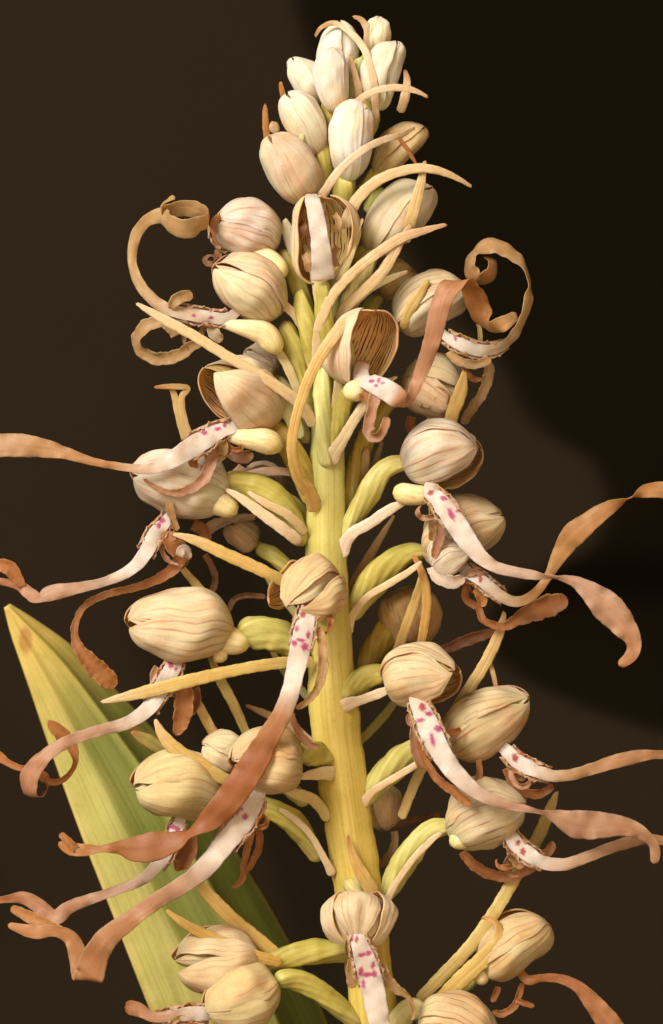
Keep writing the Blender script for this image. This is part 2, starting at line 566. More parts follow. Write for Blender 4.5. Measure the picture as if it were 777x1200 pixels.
# stem, standing on the sweep of the backdrop far below the frame
STEM = [(500, 4380, 40, 34), (480, 2400, 30, 31), (452, 1300, 0, 28), (439, 1190, 0, 27), (420, 1040, 0, 28), (407, 950, 0, 28),
        (393, 840, 0, 29), (387, 750, 0, 26), (383, 650, 0, 24), (383, 580, 0, 22), (385, 500, 0, 19),
        (389, 420, 0, 17), (394, 320, 0, 15), (402, 220, 0, 13), (412, 130, 0, 11), (424, 66, 0, 7)]
tube('stem', STEM, [(0, (0.50, 0.40, 0.10)), (0.80, (0.54, 0.42, 0.10)), (0.865, (0.47, 0.42, 0.12)), (0.90, (0.41, 0.42, 0.15)),
                    (0.93, (0.42, 0.45, 0.20)), (1, (0.42, 0.46, 0.2))], orchid, M_STEM, nv=420, na=56, ribs=5, rib=0.05, twist=1.3, lump=0.03)


def leaf():
    ctrl = [(430, 1900, 60, 170, 10), (366, 1400, 90, 200, 10), (302, 1230, 105, 202, 8), (253, 1120, 115, 192, 8), (203, 1020, 122, 172, 8),
            (155, 930, 126, 150, 6), (106, 850, 128, 112, 6), (64, 785, 128, 74, 4), (30, 740, 126, 38, 2), (8, 710, 124, 8, 0)]
    nu, n = 61, 200
    P, W, Sd = frames(ctrl)
    R = hermite(np.concatenate([P, W[:, None], Sd], 1), n)
    C, w, sd = R[:, :3], R[:, 3], R[:, 4:7]
    T = unit(np.gradient(C, axis=0))
    sd = unit(sd - T * (sd * T).sum(1, keepdims=True))
    # make +side point to the right in the picture
    sd = sd * np.sign(sd[:, :1])
    Nn = np.cross(T, sd)
    Nn = Nn * np.sign(-Nn[:, 1:2])            # towards the viewer
    u = np.linspace(-1, 1, nu)
    mid = -0.34                                # keel sits left of centre
    fold = np.where(u > mid, -(u - mid) * 0.10, (u - mid) * 0.16) - np.clip(u - 0.34, 0, 1) * 0.55
    px = np.linspace(0, 1, n)
    off = fold[None, :] * w[:, None] + 0.018 * w[:, None] * np.sin(u * 9)[None, :] + 2.5 * S * wnoise(px * 60, 5, 0.5)[:, None] * (u**2)[None, :]
    # V-notch between the two right-hand pleats
    off = off + 0.05 * w[:, None] * np.exp(-((u - 0.36) / 0.07) ** 2)[None, :]
    G = C[:, None] + sd[:, None] * (w[:, None] * 0.5 * u[None, :])[..., None] + Nn[:, None] * off[..., None]
    UV = np.stack(np.broadcast_arrays((u[None, :] + 1) / 2, px[:, None]), -1)
    # colour: left half painted paler for the light it faces, yellowed margin and tip, green blade, brown dead tip patch
    ug = np.broadcast_to(u[None, :], (n, nu))
    tt = np.broadcast_to(px[:, None], (n, nu))
    lft = 1 / (1 + np.exp((ug - mid - 0.02 * np.sin(tt * 60)) / 0.06))
    C0 = np.array((0.16, 0.185, 0.035))
    C1 = np.array((0.42, 0.39, 0.12))
    col = C0 * (1 - lft[..., None]) + C1 * lft[..., None]
    strip = np.exp(-((ug - 0.36) / 0.12) ** 2)[..., None] * 0.55
    col = col * (1 - strip) + np.array((0.36, 0.36, 0.10)) * strip
    tipk = (np.clip((tt - 0.80) / 0.14, 0, 1) ** 1.2)[..., None]
    col = col * (1 - tipk) + np.array((0.55, 0.42, 0.12)) * tipk
    mg = (np.clip((np.abs(ug) - 0.90) / 0.1, 0, 1))[..., None] * 0.6
    col = col * (1 - mg) + np.array((0.52, 0.40, 0.13)) * mg
    k = S * (DIST + G[..., 1]) / DIST
    X, Y = G[..., 0] / k + 388.5, 600 - G[..., 2] / k
    for (sx, sy, rx, ry) in ((30, 750, 7, 14), (176, 868, 16, 7), (160, 858, 8, 6)):
        q = np.clip(1.3 - np.hypot((X - sx) / rx, (Y - sy) / ry), 0, 0.4)[..., None] / 0.4 * 0.75
        col = col * (1 - q) + np.array((0.36, 0.17, 0.05)) * q
    gu, gv = np.gradient(G, axis=1), np.gradient(G, axis=0)
    NN = unit(np.cross(gu, gv))
    NN = NN * np.sign(-NN[n // 2, nu // 2, 1])
    mb = MB()
    mb.sheet(G, NN, np.minimum(5 * S, w * 0.2)[:, None] * np.ones((1, nu)), UV, col)
    o = mb.build('leaf', M_LEAF, orchid)
    o['label'] = 'broad pleated yellow-green leaf with withered brown tip'
    return o


leaf()

# ------------------------------------------------------------------ flower parts


def sepal(name, parent, base, tip, R, dorsal, phi, hw, lift=0.0, hinge=0.0, col=CREAM, green=0.35, seed=0, curl=0.0, th=1.8,
          both=False, nu=33, nv=40, scale=1.0, p=0.72, edge_out=0.0, vein=1.0, rnd=0.16, skew=0.13, lobe=0.07, pb=0.30, bend=0.16, point=0.75, flick=0.05, tipp=0.42):
    B, T = at(*base), at(*tip)
    A = T - B
    L = np.linalg.norm(A)
    a = A / L
    n = np.array([dorsal[0], dorsal[2], dorsal[1]], float)      # (right, up, away) -> world
    n = unit(n - a * n.dot(a))
    b = np.cross(a, n)
    bseed = seed // 31
    r0 = np.random.default_rng(seed)
    v = np.linspace(0.05, 0.985, nv)
    u = np.linspace(-1, 1, nu)
    th_v = math.pi * v
    x = L * (1 - np.cos(th_v)) / 2
    x = x * (0.98 + 0.02 * v)
    r = R * S * np.sin(th_v) ** np.where(v < 0.5, p + pb * (0.5 - v) * 2, p + tipp * (v - 0.5) * 2) * (1 + skew * np.cos(th_v))
    h = math.radians(hw) * (1 - 0.30 * np.clip((v - 0.72) / 0.28, 0, 1) ** 1.5) * (0.85 + 0.15 * np.clip(v / 0.3, 0, 1))
    # rounded end of the single sepal
    e = np.clip((1 - v) / rnd, 0, 1)
    h1 = np.sqrt(np.clip(1 - (1 - e) ** 2, 0.03, 1))
    h2 = np.clip(1 - np.clip((v - 0.42) / 0.58, 0, 1) ** 2.1, 0.02, 1)
    h = h * (h1 * (1 - point) + h2 * point)
    h = h * (1 + 0.05 * wnoise(v * 9, seed + 3, 1.0))
    PH = math.radians(phi) + u[None, :] * h[:, None]
    rad = r[:, None] * scale + lift * S * (0.4 + 0.6 * u[None, :] ** 2) * np.minimum(1, 4 * v * (1 - v) * 1.6)[:, None]
    rad = rad + R * S * (0.045 * wnoise(v * 7, seed, 1.0)[:, None] * np.cos(u * 2 + seed)[None, :] + 0.02 * wnoise(u * 5, seed + 1, 1)[None, :] * np.sin(th_v)[:, None])
    rad = rad * (1 - lobe * (u ** 2)[None, :] * np.sin(th_v)[:, None])
    # shallow ribs along the veins
    rad = rad + 0.003 * R * S * np.cos(u * math.pi * 5.5)[None, :] * np.sin(th_v)[:, None]
    uu2, vv2 = np.meshgrid(u, v)
    rad = rad + R * S * 0.018 * np.sin(th_v)[:, None] * (np.sin(uu2 * 7 + 2.2 * np.sin(vv2 * 5 + seed) + seed) * np.sin(vv2 * 4 + seed * 1.7) + 0.25 * np.sin(uu2 * 11 + 3 * np.sin(vv2 * 6 + seed)))
    # a keel along the middle nerve, stronger near the tip
    rad = rad + R * S * 0.07 * np.exp(-(u / 0.20) ** 2)[None, :] * (v ** 2 * np.sin(th_v))[:, None]
    # margins rolled outwards or inwards
    ew = edge_out * (1 + 0.8 * wnoise(v * 8, seed + 8, 1.0))[:, None] * (u < 0) + edge_out * (1 + 0.8 * wnoise(v * 8, seed + 9, 1.0))[:, None] * (u >= 0)
    rad = rad + ew * S * (np.abs(u) ** 6)[None, :] * np.sin(th_v)[:, None]
    # tip turned slightly out of the hood
    rad = rad + R * S * flick * (np.clip((v - 0.8) / 0.2, 0, 1) ** 2)[:, None]
    G = (a[None, None] * (x[:, None, None]) + n[None, None] * (rad * np.cos(PH))[..., None] * 0.96
         + b[None, None] * (rad * np.sin(PH))[..., None])
    fr_ = (x / L)[:, None, None]
    G = G + n * (L * bend * (0.25 - (fr_ - 0.5) ** 2) * 1.6 - L * bend * 0.35 * fr_ ** 2)
    G = G + b * (0.035 * L * math.sin(bseed) * np.sin(fr_ * 5 + bseed))
    if hinge or curl:
        rho = math.cos(math.radians(phi)) * n + math.sin(math.radians(phi)) * b
        k = unit(np.cross(a, rho))
        ang = math.radians(hinge) + math.radians(curl) * (v ** 2)[:, None]
        ang = np.broadcast_to(ang, G.shape[:2])[..., None]
        G = G * np.cos(ang) + np.cross(k, G) * np.sin(ang) + k * (G @ k)[..., None] * (1 - np.cos(ang))
    q = G / (R * S)
    fs = bseed * 1.7
    G = G + R * S * 0.065 * np.stack([np.sin(2.1 * q[..., 1] + 1.4 * q[..., 2] + fs), np.sin(2.3 * q[..., 0] - 1.2 * q[..., 2] + 2 * fs), np.sin(1.9 * q[..., 0] + 1.7 * q[..., 1] + 3 * fs)], -1)
    G = G + R * S * 0.022 * np.stack([np.sin(5.1 * q[..., 1] + 4.4 * q[..., 2] + fs), np.sin(5.3 * q[..., 0] - 4.2 * q[..., 2] + fs), np.sin(4.9 * q[..., 0] + 4.7 * q[..., 1] + fs)], -1)
    G = G + B
    gu, gv = np.gradient(G, axis=1), np.gradient(G, axis=0)
    NN = unit(np.cross(gv, gu))
    cen = B + a * L * 0.5
    if ((G - cen) * NN).sum() < 0:
        NN = -NN
    vv = v[:, None, None]
    jit = 1 + r0.uniform(-0.07, 0.07)
    C = np.array(col) * jit * np.ones((nv, nu, 1))
    g = np.clip(1 - vv / 0.46, 0, 1) * green
    C = C * (1 - g) + np.array((0.42, 0.42, 0.13)) * g
    pk = np.clip((vv - 0.55) / 0.45, 0, 1) * 0.16
    C = C * (1 - pk) + np.array((0.58, 0.38, 0.22)) * pk
    UV = np.stack(np.broadcast_arrays((u[None, :] + 1) / 2, v[:, None]), -1)
    mb = MB()
    thk = np.minimum(th * S, r * 0.5 + 0.6 * S)[:, None] * np.ones((1, nu))
    mb.sheet(G, NN, thk, UV, C, C * np.array((0.98, 0.93, 0.82)), vein=vein)
    if both:
        mb.inn[0][:] = 1.0
    return mb.build(name, M_SEPAL, parent)


def frill(lip, side, parent, seed, col=PINK, wid=7.5, amp=4.5, span=0.9, npt=4):
    """wavy side lobe running along the base of the lip"""
    pts = []
    P, W, Sd = frames(lip)
    for i in range(min(npt, len(lip))):
        c = lip[i]
        o = Sd[i] * (W[i] * 0.5 + wid * 0.28 * S) * side
        k = S * (DIST + c[2] * S) / DIST
        pts.append((c[0] + o[0] / k, c[1] - o[2] / k, c[2] + 3 + o[1] / S, wid if i < npt - 1 else wid * 0.5, 62 * side))
    mb = MB()
    add_ribbon(mb, pts, [(0, (0.62, 0.42, 0.28)), (0.3, col), (0.6, (0.60, 0.42, 0.30)), (1, tuple(0.85 * x for x in col))], nu=9, step=1.2, th=2.4, ruffle=amp, rfreq=0.8, jag=0.2, teeth=9.0,
               seed=seed, cup=0.25)
    return mb.build('side_lobe', M_LIP, parent)


COUNT = [0]


def flower(base, tip, width, dorsal=(0, 1, -0.2), ovary=None, ocol=OGREEN, spur=None, lip=None, white=0.3, end=BROWN, mid=PINK,
           spots=None, lobes=(), open_=0.0, col=CREAM, green=0.55, tails=(), frills=True, frcol=PINK, name='flower', petals=False,
           lat=98, lhw=58, hinges=(0, 0, 0), curls=(0, 0, 0), lipcol=WHITE, lcup=-0.06, lip_stops=None, wseed=None, inner_col=None, oribs=0.12,
           dhw=56, lruf=1.8, root_in=True, vein=None, rnd=None, skew=0.06, lobe=0.10, pb=0.34, point=None):
    COUNT[0] += 1
    sd = COUNT[0] * 31 if wseed is None else wseed
    if ovary is None:
        bx, by, bd = base
        ovary = [(bx + (388 - bx) * 0.35, by + 40, bd * 0.6, 8), (bx + (388 - bx) * 0.15, by + 16, bd * 0.9, 12), (bx, by, bd, 9)]
    low_tan = min(max((base[1] - 430) / 620.0, 0), 1)         # older hoods lower down are yellower, weaker key light put into their colour
    rv = np.random.default_rng(sd + 77)
    col = tuple(c * (1 + rv.uniform(-a, a)) for c, a in zip(col, (0.03, 0.05, 0.12)))
    if hinges == (0, 0, 0) and name == 'flower':
        hinges = (rv.uniform(-3, 3), rv.uniform(-1, 7), rv.uniform(-1, 7))
    width = width * rv.uniform(0.92, 0.99)
    col = (col[0], col[1] * 0.965, col[2] * 1.01)
    col = (col[0] * (1 - 0.03 * low_tan), col[1] * (1 - 0.10 * low_tan), col[2] * (1 - 0.26 * low_tan))
    ovary = [(*o[:3], o[3] * 0.82) for o in ovary]
    mb = MB()
    add_tube(mb, ovary, [(0, tuple(0.5 * a + 0.5 * b for a, b in zip(ocol, OPALE))), (0.35, ocol), (0.8, ocol),
                         (1, tuple(0.6 * a + 0.4 * b for a, b in zip(ocol, OPALE)))], na=48, ribs=3, rib=oribs, twist=2.4, lump=0.07, seed=sd)
    f = mb.build(name, M_OVARY, orchid)
    R = width / 2
    if vein is None:
        vein = 0.95 + 0.25 * math.sin(sd)
    if rnd is None:
        rnd = 0.36 if petals else 0.18
    hk = dict(col=col, green=green, vein=vein, skew=skew, lobe=lobe, pb=pb, point=(0.30 if petals else 0.20) if point is None else point)
    sepal('sepal', f, base, tip, R, dorsal, 0, dhw, lift=3.2, hinge=hinges[0] + open_ * 0.4, curl=curls[0], seed=sd, rnd=0.20, edge_out=1.6, **hk)
    sepal('sepal', f, base, tip, R, dorsal, lat, lhw, lift=0.0, hinge=hinges[1] + open_, curl=curls[1], seed=sd + 1, edge_out=2.4, rnd=rnd, flick=0.02 + 0.06 * abs(math.sin(sd)), **hk)
    sepal('sepal', f, base, tip, R, dorsal, -lat, lhw, lift=0.4, hinge=hinges[2] + open_, curl=curls[2], seed=sd + 2, edge_out=2.4, rnd=rnd, flick=0.02 + 0.06 * abs(math.sin(sd)), **hk)
    if petals or (name == 'flower' and petals is not None):
        for s in (-1, 1):
            sepal('petal', f, base, tip, R * 0.86, dorsal, s * 62, 34, col=(0.56, 0.40, 0.20) if petals else (0.64, 0.50, 0.31), green=0.2, seed=sd + 5 + s, both=bool(petals), vein=0.6, scale=0.93, nu=17, nv=24)
    if spur:
        spur = [(*o[:3], o[3] * 0.88) for o in spur]
        mb = MB()
        add_tube(mb, spur, [(0, SPURC), (0.6, SPURC), (1, (0.60, 0.54, 0.20))], na=24, lump=0.04, seed=sd)
        mb.build('spur', M_OVARY, f)
    if lip:
        if spots is None:
            r = np.random.default_rng(sd)
            spots = []
            for q in range(4):
                i = r.integers(0, 2)
                w = r.uniform(0.1, 0.9)
                x = lip[i][0] * (1 - w) + lip[i + 1][0] * w + r.uniform(-0.3, 0.3) * lip[i][3]
                y = lip[i][1] * (1 - w) + lip[i + 1][1] * w + r.uniform(-0.3, 0.3) * lip[i][3]
                spots.append((x, y, r.uniform(1.6, 3.2), r.uniform(1.6, 3.6)))
        st = lip_stops or [(0, tuple(0.55 * a + 0.45 * b for a, b in zip(lipcol, (0.62, 0.32, 0.20)))), (0.06, lipcol), (white, lipcol),
                           (min(white + 0.08, 0.95), tuple(0.5 * a + 0.5 * b for a, b in zip(lipcol, mid))), (min(white + 0.20, 0.97), mid), (min(white + 0.45, 0.98), tuple(0.5 * a + 0.5 * b for a, b in zip(mid, end))), (1, end)]
        cx, cy, cd = ((base[i] * 0.6 + tip[i] * 0.4) for i in range(3))
        dl = math.dist(lip[0][:2], (cx, cy)) + 1e-6
        q = min(1.0, 20 / dl)
        root = (lip[0][0] + (cx - lip[0][0]) * q, lip[0][1] + (cy - lip[0][1]) * q, lip[0][2] + (cd - lip[0][2]) * 0.7, lip[0][3] * 0.75)
        full = [root] + list(lip) if root_in else lip
        mb = MB()
        add_ribbon(mb, full, st, nu=19, step=1.5, th=1.7, cup=lcup, spots=spots, seed=sd, ruffle=lruf, rfreq=0.3, jag=0.03, twj=0.35)
        for tl in tails:
            add_ribbon(mb, tl, [(0, end), (1, tuple(0.5 * a + 0.5 * b for a, b in zip(end, ORANGE)))], nu=11, step=1.8, th=2.2, cup=0.15, seed=sd + 3, ruffle=1.0, jag=0.08)
        mb.build('lip', M_LIP, f)
        if frills:
            frill(lip, 1, f, sd + 11, frcol)
            frill(lip, -1, f, sd + 17, frcol)
    lobes = list(lobes)
    if lip and frills:
        r = np.random.default_rng(sd + 5)
        for q in range(2):
            o = lip[1]
            a0 = r.uniform(0, 6.28)
            turn = r.choice([-1, 1]) * r.uniform(0.5, 0.95)
            px_, py_, dd = o[0] + r.uniform(-8, 8), o[1] + r.uniform(2, 12), o[2] + 8
            pts = []
            for j in range(7):
                pts.append((px_, py_, dd, 7.5 if j < 5 else 9 - j, 35 * math.sin(a0 + j)))
                px_ += 7.5 * math.cos(a0)
                py_ += 7.5 * math.sin(a0) + 2.0
                dd += r.uniform(-5, 5)
                a0 += turn
            lobes.append(dict(c=[TAN, BROWN, PINK, (0.60, 0.42, 0.30)][r.integers(0, 4)], p=pts))
    for k, lb in enumerate(lobes):
        c = PINK
        pts = lb
        if isinstance(lb, dict):
            c, pts = lb['c'], lb['p']
        mb = MB()
        add_ribbon(mb, pts, [(0, c), (0.6, tuple(0.8 * x for x in c)), (1, tuple(0.7 * a + 0.3 * b for a, b in zip(c, ORANGE)))],
                   nu=11, step=1.5, th=1.3, cup=0.2, ruffle=2.2, rfreq=0.55, jag=0.12, seed=sd + 40 + k, wob=1.5)
        mb.build('side_lobe', M_LIP, f)
    return f


def bud(base, tip, width, dorsal=(0, 1, -0.3), ovary=None, **kw):
    kw.setdefault('ocol', OGREEN)
    kw.setdefault('green', 0.8)
    kw.setdefault('vein', 0.34)
    kw.setdefault('rnd', 0.30)
    kw.setdefault('skew', -0.13)
    kw.setdefault('lobe', 0.15)
    kw.setdefault('point', 0.08)
    kw.setdefault('pb', 0.55)
    kw.setdefault('lhw', 66)
    kw.setdefault('col', (0.82, 0.745, 0.61))
    return flower(base, tip, width, dorsal, ovary, name='flower_bud', lip=None, **kw)


def bract(pts, col=BPALE, tipc=None, cup=-0.10, basec=None, **kw):
    pts = [(*q[:3], q[3] * 0.88, *q[4:]) for q in pts]
    pts[-1] = (*pts[-1][:3], min(pts[-1][3], 3.0), *pts[-1][4:])
    basec = basec or col
    tipc = tipc or col
    return ribbon('bract', pts, [(0, basec), (0.2, col), (0.7, col), (1, tipc)], orchid, M_BRACT, nu=13, step=2.0, th=1.8, cup=cup,
                  ruffle=0.9, rfreq=0.5, groove=0.03, jag=0.07, start=0.5, seed=int(pts[0][0] * 3 + pts[0][1]), edge=(tuple(min(1, x * 1.12) for x in col), 0.6), **kw)


# ---- the tight buds at the top
bud((438, 60, 15), (447, 19, 5), 29, (0.3, 0.2, -0.9))
bud((442, 128, -6), (460, 46, -16), 50, (-0.55, 0.1, -0.8), lat=95)
bud((406, 116, 30), (393, 27, 14), 52, (-0.6, 0.2, -0.7))
bud((374, 128, 14), (346, 66, -2), 40, (0.3, 0.3, -0.9))
bud((393, 134, -12), (389, 55, -34), 43, (-0.15, 0.1, -1))
bud((372, 182, -8), (340, 109, -34), 52, (0.75, 0.2, -0.7))
bud((409, 212, -22), (417, 116, -46), 55, (-0.35, 0.1, -1), ovary=[(398, 275, -8, 9), (402, 245, -16, 13), (404, 222, -20, 15), (409, 204, -22, 12)])
bud((436, 206, 16), (496, 147, 6), 46, (-0.5, 0.6, -0.6), col=(0.58, 0.44, 0.20), ovary=[(412, 246, 8, 9), (436, 212, 14, 14), (462, 192, 12, 13), (470, 182, 10, 6)])
bud((364, 240, -14), (319, 158, -48), 66, (0.45, 0.25, -0.9), col=(0.66, 0.53, 0.37), ovary=[(385, 300, -4, 8), (376, 262, -8, 12), (364, 238, -14, 10)])
# right-hand bud behind the upright bracts
bud((434, 300, 0), (502, 216, -14), 68, (-0.75, 0.35, -0.6), col=(0.64, 0.53, 0.38), ovary=[(398, 352, 0, 8), (416, 312, 0, 12), (436, 292, 0, 13), (446, 284, -2, 8)])
# half-open bud seen from below with its strap still folded up inside
flower((378, 330, -44), (375, 226, -58), 74, (0, 0.08, 1), ovary=[(380, 440, -20, 9), (380, 390, -34, 13), (379, 345, -44, 12), (378, 328, -46, 11)],
       lip=[(379, 328, -62, 27), (377, 300, -74, 24), (374, 275, -79, 21), (370, 250, -78, 19), (366, 234, -66, 17), (366, 228, -50, 12)], white=0.9, spots=[], root_in=False,
       lat=70, lhw=60, frills=False, petals=None, col=(0.70, 0.56, 0.40), green=0.15, end=PINK, mid=WHITE,
       lobes=[dict(c=DKBROWN, p=[(352, 262, -52, 8), (356, 268, -60, 9), (352, 280, -56, 7)]), dict(c=TAN, p=[(392, 252, -54, 7), (397, 262, -64, 9), (391, 272, -60, 7)]),
              dict(c=TAN, p=[(396, 290, -56, 9), (391, 302, -64, 9), (397, 312, -58, 7)]), dict(c=TAN, p=[(356, 298, -56, 8), (361, 308, -62, 10), (360, 318, -58, 6)])])

# ---- upper left
flower((324, 284, 0), (254, 256, -22), 76, (0.25, 0.8, -0.55), ovary=[(366, 430, 0, 9), (358, 370, 2, 13), (348, 330, 2, 12), (330, 292, 0, 10)], col=(0.66, 0.58, 0.43), green=0.5,
       spur=[(286, 296, -26, 8), (308, 300, -26, 13), (323, 314, -26, 16), (328, 328, -24, 14)],
       lip=[(272, 282, -18, 12), (262, 286, -22, 12), (256, 276, -26, 14), (252, 262, -28, 12), (258, 252, -30, 6)], white=0.1, frcol=TAN, spots=[])
flower((322, 372, -10), (257, 306, -40), 80, (0.55, 0.75, -0.35), ovary=[(362, 490, -8, 10), (353, 450, -8, 14), (344, 405, -10, 15), (332, 376, -10, 11)], ocol=OGREEN,
       spur=[(256, 379, -40, 5), (285, 384, -40, 11), (308, 390, -38, 16), (319, 402, -36, 15), (323, 416, -34, 11)],
       lip=[(266, 373, -44, 13), (246, 372, -50, 14), (226, 369, -54, 16), (199, 363, -54, 14), (178, 350, -50, 13), (163, 331, -44, 13), (155, 306, -40, 10), (159, 277, -36, 13),
            (172, 259, -34, 14), (190, 253, -44, 19, (0.05, -0.42, 0.9)), (200, 263, -62, 23, (0.05, -0.42, 0.9)), (217, 268, -70, 25, (0.05, -0.42, 0.9)), (236, 263, -62, 24, (0.05, -0.42, 0.9)), (244, 255, -44, 23, (0.05, -0.42, 0.9)), (236, 248, -26, 22, (0.05, -0.42, 0.9)), (217, 244, -18, 21, (0.05, -0.42, 0.9)), (198, 247, -25, 18, (0.05, -0.42, 0.9)), (190, 248, -40, 14, (0.05, -0.42, 0.9)), (194, 237, -52, 11, (0.6, -0.1, 0.7)), (206, 231, -54, 7, (0.5, 0, 0.8))],
       white=0.10, mid=TAN, end=TAN, frcol=PINK, spots=[(227, 370, 2, 2), (247, 372, 2.4, 2)],
       lobes=[dict(c=TAN, p=[(206, 394, -40, 12), (192, 378, -40, 14), (174, 381, -38, 17, 20), (162, 396, -34, 17, 45), (164, 411, -30, 14, 30), (186, 420, -28, 16, 10), (210, 416, -28, 15), (226, 405, -32, 13), (242, 398, -36, 9)]),
              dict(c=TAN, p=[(201, 362, -58, 8), (207, 351, -62, 14), (217, 347, -60, 14), (226, 348, -56, 10)]),
              dict(c=BPALE, p=[(248, 380, -40, 10), (252, 392, -44, 14), (262, 398, -40, 11)])])
# hood whose grey top shows behind
flower((322, 440, 40), (290, 408, 26), 52, (0.2, 0.8, -0.4), ovary=[(362, 520, 14, 9), (345, 480, 24, 14), (328, 450, 36, 12), (320, 440, 40, 9)], col=(0.58, 0.52, 0.40), ocol=OPALE)

# ---- upper right
flower((448, 346, 55), (486, 318, 52), 66, (-0.3, 0.8, -0.4), col=(0.52, 0.36, 0.18), ovary=[(408, 420, 30, 8), (424, 380, 40, 12), (448, 346, 55, 9)])  # hood base colour darkened for the shade this flower sits in
flower((464, 384, 14), (545, 330, -6), 76, (-0.5, 0.8, -0.45), ovary=[(404, 448, 10, 9), (430, 408, 14, 12), (464, 384, 14, 9)], col=(0.66, 0.52, 0.33),
       lip=[(522, 394, -8, 12), (546, 406, -14, 15), (570, 411, -18, 14, 15), (593, 402, -20, 14, 40), (611, 378, -20, 15, 55), (620, 346, -18, 16, 60), (616, 316, -14, 17, 58), (599, 297, -10, 21, 52),
            (577, 288, -8, 24, 48), (556, 296, -8, 25, 52), (550, 313, -8, 27, 58), (560, 327, -8, 27, 60), (575, 321, -8, 24, 60), (577, 307, -6, 17, 62), (566, 301, -4, 10, 62)],
       white=0.17, mid=(0.54, 0.37, 0.19), end=(0.46, 0.24, 0.10), spots=[(534, 397, 2, 3)], frcol=TAN,
       lobes=[dict(c=TAN, p=[(526, 412, -10, 9), (538, 423, -14, 11), (558, 427, -18, 11), (575, 420, -20, 9)]), dict(c=BYEL, p=[(560, 380, 0, 5), (563, 395, -4, 6), (559, 410, -8, 6)])])
# open flower facing right, striped inside
flower((420, 452, -36), (438, 359, -52), 84, (-0.55, 0.1, 0.75), ovary=[(386, 545, -16, 9), (394, 510, -24, 13), (402, 475, -32, 13), (416, 448, -38, 10)],
       spur=[(430, 450, -56, 8), (416, 458, -60, 14), (407, 468, -58, 13)], petals=None, lat=72, lhw=56, hinges=(0, 0, 0), col=(0.72, 0.59, 0.45), green=0.1,
       lip=[(424, 444, -62, 20), (438, 450, -74, 22), (454, 458, -80, 25), (468, 467, -82, 23), (477, 470, -76, 13, 40), (490, 445, -70, 15), (506, 400, -80, 20), (517, 356, -80, 24, (1, 0, -0.1)),
            (527, 337, -78, 26, (1, 0, 0.15)), (541, 330, -66, 26, (1, 0, 0.1)), (553, 340, -52, 26, (0.9, 0, -0.2)), (562, 362, -46, 26, (0.9, 0, -0.25)), (573, 383, -50, 22, (0.7, 0, -0.6)), (588, 380, -58, 18, (0.3, 0.2, -0.9)), (606, 368, -60, 12, (0.3, 0.2, -0.9))],
       lip_stops=[(0, (0.6, 0.3, 0.2)), (0.04, WHITE), (0.185, WHITE), (0.215, (0.5, 0.26, 0.14)), (0.55, (0.47, 0.23, 0.13)), (0.8, ORANGE), (1, TAN)],
       spots=[(436, 447, 3, 2), (444, 446, 2, 3), (441, 452, 2, 2), (449, 449, 2, 1.5)], frills=False,
       lobes=[dict(c=PINK, p=[(440, 462, -74, 16), (436, 480, -74, 13), (432, 500, -72, 14), (435, 511, -76, 13, 30), (446, 508, -84, 12, 20), (454, 488, -84, 9)]),
              dict(c=BROWN, p=[(426, 450, -64, 10), (427, 464, -68, 12), (432, 472, -70, 8)])])
flower((476, 446, 42), (548, 462, 26), 78, (-0.1, 0.9, -0.4), ovary=[(408, 600, 14, 9), (414, 560, 24, 15), (430, 510, 34, 14), (476, 448, 42, 9)], ocol=OOLIVE, col=(0.60, 0.45, 0.26),
       open_=8, lobes=[dict(c=TAN, p=[(498, 478, 6, 12), (505, 462, -2, 14), (516, 460, -4, 14), (520, 470, 0, 10), (512, 478, 2, 6)]),
                       dict(c=TAN, p=[(570, 424, 40, 10), (573, 436, 42, 13), (566, 460, 44, 12), (552, 480, 44, 12), (542, 498, 42, 9)]),
                       dict(c=BROWN, p=[(482, 488, 34, 10), (481, 500, 36, 12), (484, 512, 38, 6)]), dict(c=TAN, p=[(500, 490, 20, 10), (520, 494, 18, 12), (536, 490, 20, 7)])])

# ---- left middle
flower((314, 504, -8), (240, 426, -38), 86, (0.75, 0.5, 0.28), ovary=[(366, 592, -8, 9), (352, 552, -12, 16), (334, 515, -14, 17), (316, 498, -10, 11)], ocol=OOLIVE, petals=True, lat=92,
       spur=[(264, 510, -50, 7), (290, 514, -50, 13), (314, 518, -46, 17), (328, 530, -42, 12)], hinges=(0, 0, 16), curls=(0, 0, 0),
       lip=[(276, 500, -52, 14), (260, 504, -60, 18), (238, 516, -66, 23), (219, 528, -70, 24), (200, 540, -72, 19), (176, 549, -74, 13), (148, 548, -74, 9), (110, 541, -72, 9), (80, 532, -70, 14), (55, 526, -68, 21), (25, 522, -64, 27, 10), (-10, 522, -60, 27, 15), (-45, 524, -58, 15)],
       white=0.33, mid=(0.50, 0.25, 0.10), end=(0.44, 0.27, 0.15), spots=[(239, 507, 3.5, 3), (255, 503, 3.5, 2), (263, 499, 2, 2)],
       lobes=[dict(c=PINK, p=[(254, 520, -50, 10), (248, 540, -52, 14), (238, 562, -56, 14), (216, 576, -60, 11), (194, 576, -62, 7), (168, 561, -62, 4)]),
              dict(c=BROWN, p=[(234, 528, -56, 12), (226, 540, -56, 12), (232, 548, -50, 8)]), dict(c=TAN, p=[(256, 512, -54, 10), (262, 524, -56, 12), (258, 534, -50, 8)])])
